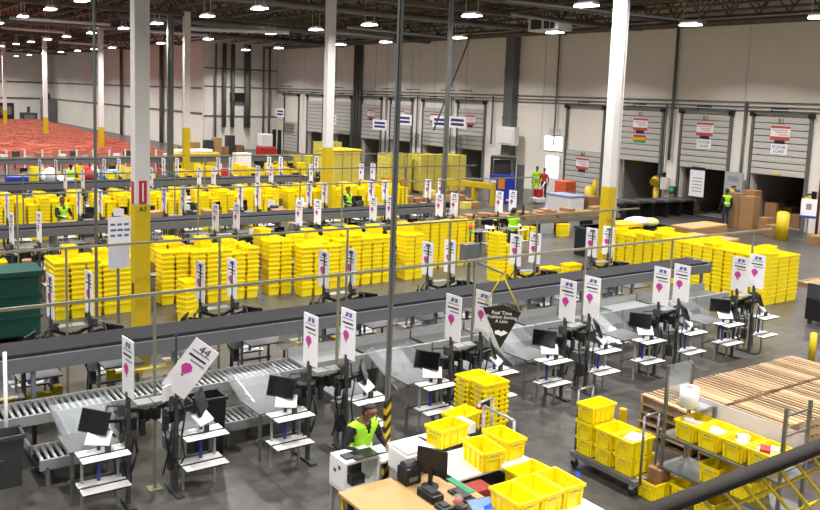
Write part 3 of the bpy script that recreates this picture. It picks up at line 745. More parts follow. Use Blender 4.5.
# dark green bulk container
t = thing('bulk_container', 'dark green bulk container behind the near belt at left', 'container', (3.0, 18.55, 0))
MB().b2(-1.0, .75, -.4, .45, .16, 1.5).build('body', m_dgreen, t, bevel=.05); MB().b2(-1.05, .8, -.45, .5, 1.42, 1.52).build('rim', m_dgreen, t)
for z in (.55, 1.0): MB().b2(-1.0, .77, -.43, .47, z, z+.05).build('rib', m_dgreen, t)
for x in (-.8, .55):
    for y in (-.3, .35): MB().cyl((x-.03, y, .08), (x+.03, y, .08), .08, 12).build('caster', m_black, t)
for k in range(3): tote(3.15-.1*k, 19.25+.2*(k == 2), 1.35+.0*k if 0 else 1.2+k*NEST, 0, 'yellow tote %s from top behind the dark green container' % ORD[2-k], near=False)
tag(MB().b2(2.7, 3.5, 19.05, 19.55, 0, 1.2).build('carton', m_card), 'tall brown carton behind the dark green container', 'carton')
# yellow floor guards under the belt
def guard(x, y, l, label):
    t = thing('floor_guard', label, 'guard rail', (x, y, 0))
    MB().b2(-l/2, l/2, -.05, .05, .28, .42).build('beam', m_ypaint, t)
    for s in (-1, 1): MB().b2(s*l/2-.06, s*l/2+.06, -.07, .07, 0, .5).build('post', m_ypaint, t)
guard(2.55, 13.9, 1.1, 'yellow guard rail under the near belt at the left'); guard(4.55, 14.3, 1.0, 'yellow guard rail at the foot of the near column'); guard(8.0, 14.2, .8, 'yellow guard rail under the near belt by the middle')
guard(12.9, 14.0, 1.0, 'yellow guard rail under the near belt by the right column')
# notice boards hung by the near column
t = thing('notice_board', 'white notice boards hung left of the near column', 'board', (4.47, 15.25, 0))
bd = MB().b2(-.18, .22, -.01, .01, 2.5, 2.98).build('board', m_paper, t)
for i in range(3):
    for j in range(3): MB().b2(-.14+i*.12, -.06+i*.12+.02*(j % 2), -.014, -.0101, 2.62+j*.1, 2.66+j*.1).build('text_block', mat('slate_print', '#5d6a92', .6), bd)
MB().b2(-.18, .2, -.01, .01, 2.04, 2.46).build('board', mat('pale_board', '#c9cbd2', .6), t)
MB().b2(-.08, .1, -.01, .01, 3.0, 3.12).build('header_card', m_paper, t); MB().b2(-.02, .02, .01, .04, 0, 3.1).build('post', m_grey, t)

# ================================================================== PALLET STACKS
PL, PW, PH = 1.06, .96, .142
def make_pallet():
    t = thing('wooden_pallet', 'x', 'pallet')
    bm_ = MB().box((0, 0, 0), (.058, PW, .018)).mesh('board', m_wood); bw = MB().box((0, 0, 0), (.12, PW, .018)).mesh('board', m_wood)
    for i in range(9):
        x = -PL/2+.06+i*(PL-.12)/8; put('board', bw if i in (0, 8) else bm_, t, (x, random.uniform(-.01, .01), PH-.009), random.uniform(-.012, .012))
    sm_ = MB().box((0, 0, 0), (PL, .04, .1)).mesh('stringer', m_wood)
    for y in (-PW/2+.02, 0, PW/2-.02): put('stringer', sm_, t, (0, y, .07))
    lb = MB().box((0, 0, 0), (.12, PW, .018)).mesh('board', m_wood)
    for x in (-PL/2+.06, 0, PL/2-.06): put('board', lb, t, (x, 0, .009))
    return t
pp_ = make_pallet(); first = True
for r, (yc, nm) in enumerate(((7.97, 'back'), (6.9, 'front'))):
    for c in range(4):
        for k in range(5):
            lb = 'wooden pallet, %s from top, %s stack from left in the %s pallet row' % (ORD[4-k], ORD[c], nm)
            loc = (11.24+c*1.08+random.uniform(-.012, .012)+(.06 if r else 0), yc+random.uniform(-.02, .02), k*(PH+.001)); rz = random.uniform(-.015, .015)
            dup(pp_, loc, rz, lb, 'stacked wooden pallets')
for k in kids_cache(pp_): bpy.data.objects.remove(k)
bpy.data.objects.remove(pp_)

# ================================================================== TOTE CART
t = thing('tote_cart', 'grey wheeled cart carrying yellow totes left of the pallets', 'cart', (9.2, 7.66, 0))
MB().b2(-.28, .28, -.62, .58, .17, .24).build('deck', m_grey, t)
for x in (-.23, .23):
    for y in (-.54, .52):
        cs = MB().b2(x-.03, x+.03, y-.03, y+.03, .1, .17).build('caster', m_alu, t); MB().cyl((x-.02, y, .065), (x+.02, y, .065), .064, 14).build('wheel', m_black, cs)
for y in (-.62, .58): MB().tube([(-.17, y, .2), (-.17, y, 1.15), (.13, y, 1.15), (.13, y, .2)], .018, 8).build('handle_frame', m_galv, t)
cols = ((8.03, 3, 'left'), (7.67, 2, 'middle'), (7.31, 2, 'right'))
for y, h, nm in cols:
    for k in range(h): tote(9.2+random.uniform(-.015, .015), y, .242+k*.252, 0, 'yellow tote %s in the %s column of the tote cart' % (('at the bottom', 'second up', 'on top')[k], nm), 'yellow totes on the cart')
tag(MB().box((9.2, 7.31, .72), (.3, .22, .03), .3).build('paper_bag', m_poly), 'white paper bag in the right tote on the cart', 'bag')
tag(MB().b2(9.83, 9.92, 8.05, 8.15, 0, .75).build('yellow_post', m_ypaint, bevel=.01), 'short yellow post beside the pallet stack corner', 'post')

# ================================================================== SHELF RACK WITH TOTES
t = thing('shelf_rack', 'grey metal shelf rack holding totes in front of the pallets', 'rack', (9.3, 6.92, 0))
for x in (0, .52):
    for y, h in ((0, 1.85), (-1.7, 1.82)): MB().b2(x-.02, x+.02, y-.02, y+.02, 0, h if x == 0 or y else 1.8).build('upright', m_galv, t)
for z in (.90, .45): MB().b2(-.03, .56, -1.74, .04, z-.03, z).build('shelf', m_galv, t)
for z in (1.0, 1.22, 1.45, 1.7): MB().b2(0, .52, -1.71, -1.69, z, z+.025).build('rung', m_galv, t)
MB().b2(.545, .56, -1.68, -.1, 1.1, 1.36).build('acrylic_panel', m_acryl, t); MB().b2(.02, .5, -.012, 0, 1.35, 1.85).build('clear_panel', m_clear, t)
MB().b2(.2, .54, -.36, -.02, 1.28, 1.30).build('top_shelf', m_alu, t)
for y in (-.4,): MB().b2(.5, .54, y-.02, y+.02, .9, 1.3).build('upright', m_galv, t)
r_ = thing('film_roll', 'white plastic film roll standing on top of the shelf rack', 'roll', (9.52, 6.72, 1.302)); MB().cyl((0, 0, 0), (0, 0, .27), .125, 24).build('film', m_poly, r_); MB().cyl((0, 0, .268), (0, 0, .275), .04, 12).build('core', m_card, r_)
stuffings = [m_poly, m_poly, m_white, m_paper]
for i in range(4):
    y = 6.62-i*.36
    tote(9.56, y, .902, 0, 'yellow tote, %s from left on the upper shelf of the rack' % ORD[i], 'yellow totes on the shelf rack')
    b = MB()
    for q in range(5): b.box((random.uniform(-.14, .14), random.uniform(-.07, .07), .1+.02*q), (.14, .1, .05), random.uniform(0, 3))
    tag(b.build('packets', stuffings[i], None, (9.56, y, .95)), 'white packets filling the %s tote on the upper shelf' % ORD[i], 'packets', None, 'stuff')
tag(MB().box((9.5, 5.56, 1.14), (.18, .12, .04), .5).build('red_packet', m_red), 'red packet lying in the last tote on the rack', 'packet')
for i, y in enumerate((6.2, 5.75)): tote(9.56, y, .452, 0, 'yellow tote, %s from left on the lower shelf of the rack' % ORD[i], 'yellow totes on the shelf rack')
tote(9.58, 6.62, .0, 0, 'yellow tote on the floor under the shelf rack'); tote(9.1, 6.86 if 0 else 6.98-.52, 0, 0, 'yellow tote on the floor in front of the shelf rack') if 0 else None
tote(9.3, 7.13-.17, .0, 0, 'yellow tote on the floor left of the shelf rack holding a carton')
tag(MB().b2(9.2, 9.44, 6.86, 7.06, .02, .4).build('carton', m_card), 'small brown carton standing in the tote left of the rack', 'carton')
tote(9.5, 6.2, .0, 0, 'yellow tote on the floor under the middle of the rack')
# yellow totes and parts below the mezzanine mesh
sp = [(9.6+.62*a, 4.2-.42*b, k*NEST+.4, 0) for a in range(3) for b in range(4) for k in range(4)]
tote_block('nested_totes', sp, m_yel, 'nested yellow totes low down behind the yellow mesh guard')
tag(MB().b2(9.25, 11.2, 2.7, 4.45, .1, .4).build('tote_platform', m_wood), 'low wooden platform under the totes behind the mesh guard', 'platform')

# mezzanine hand rail with yellow mesh, close to the camera
t = thing('guard_rail', 'dark hand rail with yellow mesh infill at the bottom right corner', 'railing', (0, 0, 0))
RY, RZ_ = 1.26, 4.3
hr = MB(); pts = []
for i in range(12):
    a = 2*PI*i/12; pts.append((RY+.024*math.cos(a), RZ_+.021*math.sin(a)))
v = [(x, p[0], p[1]) for x in (.4, 6.0) for p in pts]; hr.add(v, [(i, (i+1) % 12, 12+(i+1) % 12, 12+i) for i in range(12)]+[tuple(range(11, -1, -1)), tuple(range(12, 24))], 0, True)
hr.build('hand_rail', mat('dark_rubber_grip', '#2c2927', .85, var=.1, spec=.2), t)
for z in (4.225, 4.12, 4.02, 3.92, 3.8): MB().cyl((.4, RY, z), (6.0, RY, z), .0055, 6).build('wire', m_ypaint, t)
dm = MB().cyl((0, 0, 0), (.6, 0, -.52), .0055, 6).mesh('wire', m_ypaint)
for i in range(52): put('wire', dm, t, (.2+i*.088, RY, 4.285))
for x in (.6, 5.6): MB().b2(x-.025, x+.025, RY-.025, RY+.025, 3.0, 4.28).build('post', m_ypaint, t)
tag(MB().b2(-2, 8, -2.0, RY+.08, 2.9, 3.02).build('mezzanine_deck', m_grey), kind='structure')

# ================================================================== WORK TABLES AT THE BOTTOM CENTRE
def table(x0, x1, y0, y1, z, m, label, name='work_table', leg=m_grey, th=.035):
    t = thing(name, label, 'table', ((x0+x1)/2, (y0+y1)/2, 0)); a, b = (x1-x0)/2, (y1-y0)/2
    MB().b2(-a, a, -b, b, z-th, z).build('top', m, t, bevel=.006)
    for sx in (-1, 1):
        for sy in (-1, 1): MB().b2(sx*(a-.05)-.02, sx*(a-.05)+.02, sy*(b-.05)-.02, sy*(b-.05)+.02, 0, z-th).build('leg', leg, t)
    for sy in (-1, 1): MB().b2(-a+.05, a-.05, sy*(b-.05)-.015, sy*(b-.05)+.015, z*.3, z*.3+.03).build('stretcher', leg, t)
    return t
table(4.6, 5.3, 5.2, 7.62, .95, m_desk, 'light wooden desk top at the bottom centre', 'wooden_desk', m_ypaint)
table(5.32, 6.0, 5.6, 7.6, .90, mat('tan_bench_top', '#b0905f', .5, var=.06), 'tan bench carrying the monitor and tablet', 'tan_bench')
table(5.85, 7.15, 7.25, 7.95, .90, m_white, 'white work table carrying open yellow totes', 'white_table')
table(5.42, 6.9, 8.08, 8.52, .92, m_white, 'narrow white counter behind the white printer', 'white_table')
table(6.02, 7.0, 5.85, 6.7, .86, m_white, 'white table carrying three yellow totes side by side', 'white_table')
# printer cart where the worker stands
t = thing('printer_cart', 'white open fronted printer cart in front of the worker', 'cart', (5.1, 8.07, 0))
MB().b2(-.23, .25, -.15, .2, 1.06, 1.1).build('top', m_white, t, bevel=.01); MB().b2(-.23, -.2, -.15, .2, .74, 1.06).build('side_panel', m_white, t); MB().b2(.22, .25, -.15, .2, .74, 1.06).build('side_panel', m_white, t)
MB().b2(-.23, .25, -.15, .2, .72, .75).build('shelf', m_white, t)
for x in (-.2, .22):
    for y in (-.12, .17): MB().b2(x-.02, x+.02, y-.02, y+.02, .06, .73).build('leg', m_alu, t); 
for x in (-.2, .22):
    for y in (-.12, .17): MB().cyl((x-.015, y, .035), (x+.015, y, .035), .035, 10).build('caster', m_black, t)
for q in (0, .1): MB().b2(-.234, -.23, -.05+q, .0+q, .98-q*.6, 1.02-q*.6).build('blue_mark', m_navy, t)
lp = thing('laptop', 'open black laptop on the printer cart', 'laptop', (5.17, 8.03, 1.102)); MB().b2(-.16, .16, -.1, .1, 0, .018).build('base', m_black, lp)
o = MB().box((0, 0, .1), (.32, .012, .2)).build('lid', m_black, lp, (0, -.1, .015)); o.rotation_euler = (1.15, 0, 0)
tag(MB().b2(4.92, 5.04, 7.98, 8.12, 1.1, 1.125).build('keypad', m_dgrey), 'dark keypad at the left of the printer cart top', 'keypad')
tag(MB().b2(5.02, 5.2, 8.0, 8.16, .752, .86).build('cable_box', m_black), 'small black box on the shelf of the printer cart', 'box')
# printers and electronics
pr_ = thing('printer', 'white office printer behind the wooden desk', 'printer', (5.72, 7.78, .9))
MB().b2(-.22, .2, -.2, .2, 0, .26).build('body', m_white, pr_, bevel=.02); MB().b2(-.2, .18, -.18, .18, .26, .3).build('lid', m_paper, pr_, bevel=.01); MB().b2(-.16, .14, -.215, -.2, .05, .12).build('slot', m_dgrey, pr_)
pr_ = thing('label_printer', 'black label printer between the pole and white printer', 'printer', (5.47, 7.5, .9))
MB().b2(-.1, .12, -.1, .1, 0, .2).build('body', m_black, pr_, bevel=.02); MB().b2(-.06, .06, -.105, -.1, .05, .1).build('slot', m_grey, pr_); MB().cyl((-.08, 0, .2), (.08, 0, .2), .07, 14).build('cover', m_dgrey, pr_)
mo = thing('monitor', 'black desktop monitor standing on the tan bench', 'monitor', (5.62, 7.28, .9), math.radians(118))
MB().cyl((0, 0, 0), (0, 0, .015), .1, 16).build('base', m_black, mo); MB().b2(-.025, .025, -.015, .015, .01, .2).build('stand', m_black, mo)
b = MB().b2(-.19, .19, -.045, -.015, .13, .44).build('panel', m_black, mo, bevel=.008); MB().b2(-.175, .175, -.047, -.0455, .15, .425).build('screen', m_screen, b)
for i, (x, y, dx, dy, dz, m, nm, lb, cat) in enumerate([
    (5.45, 7.05, .16, .3, .09, m_black, 'scanner_dock', 'black scanner dock beside the monitor', 'scanner'), (5.41, 6.75, .14, .18, .06, m_dgrey, 'charger', 'dark grey charger at the desk edge', 'charger'),
    (5.78, 6.9, .16, .34, .03, m_black, 'keyboard', 'black keyboard on the tan bench beside the monitor', 'keyboard'), (5.5, 6.55, .12, .16, .1, m_black, 'headset_box', 'black gadget in front of the tablet', 'gadget')]):
    k_ = thing(nm, lb, cat, (x, y, .9 if x > 5.32 else .95)); MB().b2(-dx/2, dx/2, -dy/2, dy/2, 0, dz).build('body', m, k_, bevel=.01); MB().b2(-dx*.3, dx*.3, -dy*.3, dy*.3, dz, dz+.02).build('top_face', m_dgrey, k_)
k_ = thing('candy_bag', 'clear red and orange sweet bag on the tan bench', 'bag', (5.62, 6.78, .902)); MB().sphere((0, 0, .06), .07, 12, 8, 0, (1, .8, .85)).build('bag', mat('clear_film', '#e8dcdc', .2, var=.02, alpha=.22), k_); MB().sphere((0, 0, .04), .055, 12, 8, 0, (1, .8, .6)).build('sweets', m_red, k_)
tag(MB().box((5.93, 7.12, .905), (.09, .42, .01), .0).build('green_sheet', m_green), 'green plastic strip lying on the bench edge', 'strip')
tb = thing('tablet', 'tablet with bright blue screen at the bottom edge', 'tablet', (5.82, 6.6, .905), -.2); o = MB().b2(-.15, .15, -.11, .11, 0, .015).build('body', m_black, tb); o.rotation_euler = (.3, 0, 0)
q = MB().b2(-.135, .135, -.095, .095, .0155, .0175).build('screen', m_lite, o)
tag(MB().box((6.02, 7.62, .94), (.2, .14, .07), .6).build('snack_packet', m_bag, None, bevel=.02), 'blue and white packet on the white table', 'packet')
tag(MB().box((6.0, 7.85, .92), (.18, .12, .035), .2).build('yellow_notepad', mat('dull_yellow_pad', '#cfae3a', .6)), 'yellow pad behind the packet on the white table', 'pad')
tag(MB().sphere((5.83, 7.95, .935), .035, 10, 8).build('red_ball', m_red), 'small red ball at the back of the white table', 'ball')
tag(MB().box((6.12, 8.3, .93), (.42, .22, .02), .15).build('black_folder', m_black), 'black folder lying on the narrow white counter', 'folder')
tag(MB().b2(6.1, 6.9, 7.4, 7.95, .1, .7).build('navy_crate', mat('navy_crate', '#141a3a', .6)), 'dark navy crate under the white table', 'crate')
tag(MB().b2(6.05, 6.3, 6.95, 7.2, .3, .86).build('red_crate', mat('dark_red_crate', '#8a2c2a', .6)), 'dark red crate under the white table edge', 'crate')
# open totes on the tables
G = 'open yellow totes on the white tables'
tote(6.52, 8.14, .92, math.radians(5), 'open yellow tote at the back left on the narrow white counter', G)
tote(6.53, 7.44, .90, math.radians(82), 'open yellow tote holding black items on the white table front', G)
tag(MB().box((6.52, 7.5, .95), (.2, .07, .08), .5).box((6.55, 7.42, .97), (.08, .08, .1)).build('black_gloves', m_black), 'black items lying inside the front tote', 'gloves')
tote(6.98, 7.56, .9, math.radians(88), 'open yellow tote on the right end of the white table', G)
tote(6.98, 7.12, .62, math.radians(3), 'open yellow tote on the floor stack right of the white table', G); tote(6.98, 7.12, .31, math.radians(3), 'yellow tote under the top tote right of the white table', G); tote(6.98, 7.12, 0, math.radians(3), 'lowest yellow tote right of the white table', G)
for i, x in enumerate((6.06, 6.4, 6.74)): tote(x, 6.35, .862, math.radians(88), 'open yellow tote, %s of three from left on the low white table' % ('first', 'middle', 'last')[i] if i != 1 else 'open empty yellow tote, middle of three on the low white table', G)
tag(MB().box((6.06, 6.25, .9), (.2, .08, .02), .2).build('packet', m_bag), 'small packet in the first of the three totes', 'packet')
tag(MB().box((6.74, 6.4, .91), (.08, .24, .03), .6).build('blue_tube', mat('blue_tube', '#4a8ed0', .4)), 'blue and white tube in the last of the three totes', 'tube')
tag(MB().b2(6.75, 7.05, 8.2, 8.5, .92, 1.05).build('white_carton', m_paper), 'white box behind the totes on the narrow counter', 'box')
# tote stack on a dolly in the aisle, and a small hand truck
dl = thing('tote_dolly', 'low dolly under the tall tote stack in the aisle', 'dolly', (8.38, 9.62, 0)); MB().b2(-.3, .3, -.42, .42, .1, .16).build('deck', m_dgrey, dl)
for x in (-.25, .25):
    for y in (-.35, .35): MB().cyl((x-.02, y, .05), (x+.02, y, .05), .05, 10).build('caster', m_black, dl)
for k in range(9):
    tote(8.38, 9.45, .162+k*.078, 0, 'yellow tote %s from top of the aisle stack, front column' % ORD[8-k], 'tall tote stack in the aisle')
    tote(8.34, 9.8, .162+k*.078, 0, 'yellow tote %s from top of the aisle stack, rear column' % ORD[8-k], 'tall tote stack in the aisle')
tote(7.28, 8.78, .72, math.radians(10), 'yellow tote on a stand behind the white counter'); tag(MB().b2(7.05, 7.5, 8.62, 8.94, 0, .72).build('tote_stand', m_dgrey), 'dark stand under the tote behind the counter', 'stand')
ht = thing('hand_truck', 'light metal hand truck beside the aisle tote stack', 'hand truck', (7.72, 8.78, 0), .2)
MB().tube([(-.16, 0, .05), (-.16, 0, 1.05), (.16, 0, 1.05), (.16, 0, .05)], .02, 8).build('frame', m_alu, ht); MB().b2(-.2, .2, -.2, 0, 0, .03).build('toe_plate', m_alu, ht)
for s in (-1, 1): MB().cyl((s*.2-.02, .06, .09), (s*.2+.02, .06, .09), .09, 14).build('wheel', m_black, ht)
MB().b2(-.19, -.13, -.03, .03, .75, 1.0).build('red_grip', m_red, ht); MB().b2(-.06, .06, -.03, .03, .95, 1.05).build('lock_box', m_black, ht)
t = thing('push_handle', 'bare metal push bar behind the right tote', 'handle', (7.25, 7.98, 0)); MB().tube([(0, -.3, 0), (0, -.3, 1.22), (0, .3, 1.22), (0, .3, 0)], .02, 8).build('frame', m_alu, t)
# floor tapes
def tape(x0, y0, x1, y1, w_, m, label):
    l = math.hypot(x1-x0, y1-y0); tag(MB().box(((x0+x1)/2, (y0+y1)/2, .001), (l, w_, .002), math.atan2(y1-y0, x1-x0)).build('floor_tape', m), label, 'tape', 'floor tapes')
tape(8.2, 7.5, 9.0, 8.1, .07, m_blue, 'blue floor tape beside the tote cart'); tape(7.0, 10.45, 7.2, 9.6, .07, m_blue, 'blue floor tape left of the aisle tote stack')
tape(3.9, 9.6, 4.25, 9.3, .07, m_blue, 'blue floor tape at the bottom left'); tape(10.2, 9.3, 11.4, 9.7, .07, m_blue, 'blue floor tape before the pallet stacks')
tape(7.6, 6.7, 8.2, 6.3, .05, m_wtape, 'white floor tape right of the white table'); tape(14.6, 9.1, 15.3, 9.3, .1, m_wtape, 'white floor mark behind the pallet stacks'); tape(12.2, 9.5, 12.8, 9.75, .06, m_blue, 'short blue floor mark behind the pallets')
tape(16.9, 11.2, 17.8, 11.25, .1, m_wtape, 'white floor mark at the end of the packing row')

# ================================================================== PEOPLE
def person(label, loc, rz, arms, h=1.75, top=m_cloth, legs=m_jean, vest=m_hivis, lean=0.0, nod=0.0, fingers=True, skin=m_skin, stride=.0, cap=True, pack=None):
    """arms: ((elbow L),(wrist L),(elbow R),(wrist R)) local, front is -Y; one continuous skinned body"""
    k = h/1.75; V = []; E_ = []; R = []; T = []
    def add(p, r, par=None, tg='torso'):
        q = Vector(p)
        V.append(tuple(q*k)); R.append((r[0]*k, r[1]*k) if isinstance(r, tuple) else (r*k, r*k))
        i = len(V)-1
        if par is not None: E_.append((par, i)); T.append(tg)
        return i
    def L(p): # lean the upper body forward about the hips
        y, z = p[1], p[2]-.95
        return (p[0], y*math.cos(lean)-z*math.sin(lean), .95+z*math.cos(lean)+y*math.sin(lean))
    pel = add((0, 0, .95), (.155, .115)); wa = add(L((0, 0, 1.1)), (.15, .11), pel); che = add(L((0, 0, 1.28)), (.175, .125), wa); nb = add(L((0, .01, 1.44)), (.10, .085), che)
    nk = add(L((0, 0, 1.52)), .055, nb, 'head'); hf = math.sin(nod)*.1
    jaw = add(L((0, -.02-hf*.5, 1.58)), (.062, .078), nk, 'head'); hd = add(L((0, -.01-hf, 1.665-hf*.2)), (.08, .096), jaw, 'head'); ht_ = add(L((0, .0-hf*1.2, 1.735-hf*.4)), (.06, .07), hd, 'head')
    for s, el, wr in ((-1, arms[0], arms[1]), (1, arms[2], arms[3])):
        sh = add(L((s*.185, .01, 1.40)), .07, che, 'torso'); e = add(el, .046, sh, 'arm'); w_ = add(wr, .03, e, 'arm')
        d = (Vector(wr)-Vector(el)).normalized(); sd = d.cross(Vector((0, 0, 1))).normalized()*s
        pm = add(tuple(Vector(wr)+d*.05), (.036, .022), w_, 'hand'); p2 = add(tuple(Vector(wr)+d*.085), (.036, .018), pm, 'hand')
        if fingers:
            for j, (o_, ln) in enumerate(((-.027, .062), (-.009, .074), (.009, .07), (.027, .055))):
                a = add(tuple(Vector(wr)+d*(.085+ln*.5)+sd*o_*1.1+Vector((0, 0, -.004))), .0085, p2, 'hand'); add(tuple(Vector(wr)+d*(.08+ln)+sd*o_*1.1+Vector((0, 0, -.026))), .0075, a, 'hand')
            a = add(tuple(Vector(wr)+d*.06-sd*.045+Vector((0, 0, -.01))), .010, pm, 'hand'); add(tuple(Vector(wr)+d*.095-sd*.055+Vector((0, 0, -.022))), .0085, a, 'hand')
    for s in (-1, 1):
        hp = add((s*.095, 0, .88), .095, pel, 'leg'); kn = add((s*.10, -.02+s*stride*.5, .50), .062, hp, 'leg'); an = add((s*.105, .02+s*stride, .10), .045, kn, 'leg'); add((s*.11, -.12+s*stride, .045), (.045, .035), an, 'shoe')
    me = bpy.data.meshes.new('body_cage'); me.from_pydata(V, E_, []); o = bpy.data.objects.new('body_cage', me); C.objects.link(o)
    m = o.modifiers.new('skin', 'SKIN'); m.use_smooth_shade = True; m.branch_smoothing = .3
    sv = me.skin_vertices[0].data
    for i, r in enumerate(R): sv[i].radius = r; sv[i].use_root = (i == 0)
    o.modifiers.new('sub', 'SUBSURF').levels = 3 if fingers else 2
    dg = bpy.context.evaluated_depsgraph_get(); body = bpy.data.meshes.new_from_object(o.evaluated_get(dg)); bpy.data.objects.remove(o)
    segs = [(np.array(V[a]), np.array(V[b]), t) for (a, b), t in zip(E_, T)]
    MI = {'torso': 0, 'arm': 0, 'leg': 1, 'shoe': 2, 'hand': 3, 'head': 3}
    body.materials.clear()
    for q in (top, legs, m_black, skin): body.materials.append(q)
    tagf = []
    for p in body.polygons:
        c = np.array(p.center); best = (9, None)
        for a, b, t in segs:
            ab = b-a; u = max(0, min(1, np.dot(c-a, ab)/max(1e-9, np.dot(ab, ab)))); dd = np.linalg.norm(c-a-ab*u)
            if dd < best[0]: best = (dd, t)
        tagf.append(best[1]); p.material_index = MI[best[1]]; p.use_smooth = True
    root = thing('person', label, 'person', loc, rz)
    put('body', body, root)
    def shell(name, sel, off, mm):
        vs = {}; v2 = []; fs = []
        for p, t in zip(body.polygons, tagf):
            if not sel(p, t): continue
            f = []
            for vi in p.vertices:
                if vi not in vs:
                    vs[vi] = len(v2); vv = body.vertices[vi]; v2.append(tuple(vv.co + vv.normal*off))
                f.append(vs[vi])
            fs.append(f)
        if not fs: return None
        mm_ = bpy.data.meshes.new(name); mm_.from_pydata(v2, [], fs); mm_.materials.append(mm)
        for p in mm_.polygons: p.use_smooth = True
        q = put(name, mm_, root); so = q.modifiers.new('thick', 'SOLIDIFY'); so.thickness = .008; so.offset = 1
        return q
    if vest:
        shell('vest', lambda p, t: t == 'torso' and p.center.z > .93*k and not (p.center.y < -.02 and abs(p.center.x) < max(0, (p.center.z/k-1.25)*.3)), .012, vest)
        shell('reflective_band', lambda p, t: t == 'torso' and 1.06*k < p.center.z < 1.13*k, .024, m_refl)
    if cap: shell('hair', lambda p, t: t == 'head' and (p.center.z > V[hd][2]+.035*k or (p.center.z > V[jaw][2] and p.center.y > V[hd][1]+.03*k)), .014, m_hair)
    hdv = Vector(V[hd])
    for s in (-1, 1):
        MB().sphere((hdv.x+s*.03*k, hdv.y-.083*k, hdv.z-.02*k), .011*k, 8, 6).build('eye', m_black, root)
        MB().sphere((hdv.x+s*.082*k, hdv.y+.012*k, hdv.z-.03*k), .026*k, 8, 6, 0, (.35, .7, 1.1)).build('ear', skin, root)
    MB().sphere((hdv.x, hdv.y-.1*k, hdv.z-.05*k), .018*k, 8, 6, 0, (.8, 1, 1.3)).build('nose', skin, root)
    MB().sphere((hdv.x, hdv.y-.088*k, hdv.z-.088*k), .02*k, 8, 6, 0, (1.2, .5, .35)).build('mouth', mat('lip_tone', '#6a3a34', .5), root)
    if pack: MB().box((0, .2, 1.25*k), (.3, .16, .42)).build('backpack', pack, root, bevel=.04)
    return root
person('worker in lime hi-vis vest bending over the white printer cart', (5.36, 8.42, 0), math.radians(10), ((-.30, -.08, 1.16), (-.20, -.33, 1.14), (.30, -.10, 1.14), (.16, -.36, 1.14)), h=1.66, lean=.2, nod=.9)
hang = ((-.25, .02, 1.12), (-.26, -.08, .88), (.25, .02, 1.12), (.26, -.08, .88)); work = ((-.26, -.1, 1.14), (-.15, -.36, 1.12), (.26, -.1, 1.14), (.15, -.36, 1.12)); lift = ((-.3, -.1, 1.6), (-.28, -.15, 1.85), (.26, -.1, 1.14), (.15, -.36, 1.12))
for lb, loc, rz, ar, kw in (
    ('worker in lime vest facing the second belt at the left', (6.5, 28.15, 0), .3, work, dict(fingers=False)),
    ('worker in lime vest by blue and white bags, far left', (9.6, 39.9, 0), 2.6, work, dict(fingers=False)),
    ('worker in lime top far back before the block wall', (23.0, 47.5, 0), .3, hang, dict(fingers=False)),
    ('worker raising one arm in lime shirt, right of the centre', (19.2, 20.9, 0), 2.2, lift, dict(fingers=False)),
    ('worker in lime vest near the cartons right of the centre pole', (17.1, 28.15, 0), .2, work, dict(fingers=False)),
    ('worker in lime vest standing by the tall cartons at the dock', (33.4, 22.45, 0), 2.7, hang, dict(fingers=False)),
    ('worker in long lime coat by the bright dock door', (32.9, 34.1, 0), -1.0, hang, dict(fingers=False, legs=m_hivis, top=m_hivis)),
    ('worker in red top and dark trousers by the bright dock door', (32.5, 33.1, 0), -1.2, hang, dict(fingers=False, top=m_redcloth, vest=None))):
    person(lb, loc, rz, ar, **kw)

# ================================================================== DOCK AREA, RIGHT
def carton(x, y, z, dx, dy, dz, label, rz=0, m=None):
    t = thing('carton', label, 'carton', (x, y, z), rz, 'brown cartons'); MB().b2(-dx/2, dx/2, -dy/2, dy/2, 0, dz).build('box', m or m_card, t, bevel=min(.01, dz*.05)); MB().b2(-dx/2-.002, dx/2+.002, -.03, .03, dz-.08, dz+.002).build('tape', m_tape, t)
    return t
def bollard(x, y, h, r, label):
    t = thing('bollard', label, 'bollard', (x, y, 0)); MB().cyl((0, 0, 0), (0, 0, h), r, 18).build('sleeve', m_ypaint, t); MB().sphere((0, 0, h), r, 16, 8, 0, (1, 1, .35)).build('cap', m_ypaint, t)
bollard(32.57, 19.22, 1.12, .25, 'stout yellow bollard in front of the first dock door'); bollard(31.7, 29.1, 1.15, .2, 'yellow bollard in front of the closed dock door'); bollard(34.6, 31.35, 1.2, .14, 'slim yellow bollard between second and third docks')
bollard(34.8, 27.45, 1.2, .14, 'slim yellow bollard between the dock openings'); bollard(17.26, 9.25, .62, .07, 'short yellow post behind the pallet stacks')
for i, (x, y, dx, h) in enumerate(((34.0, 22.3, .5, 1.55), (33.9, 21.6, .5, 1.5), (34.6, 22.0, .4, 1.7))): carton(x, y, 0, .5, .66, h, 'tall upright brown carton, %s of three beside the first dock' % ('left', 'right', 'rearmost')[i])
def dock_lamp(y, z, label):
    t = thing('dock_lamp', label, 'lamp', (XW-.05, y, z)); MB().tube([(0, 0, .35), (-.5, 0, .4), (-1.0, -.3, .25)], .035, 8).build('arm', m_black, t); MB().cyl((-1.0, -.3, .22), (-1.25, -.42, .05), .17, 14, 0, .24).build('hood', m_ypaint, t); MB().b2(-.04, .04, -.1, .1, .1, .5).build('bracket', m_black, t)
dock_lamp(27.7, 1.45, 'yellow swing dock lamp between second and third docks'); dock_lamp(23.4, 1.3, 'yellow swing dock lamp left of the first dock'); dock_lamp(19.7, 1.35, 'yellow swing dock lamp right of the first dock')
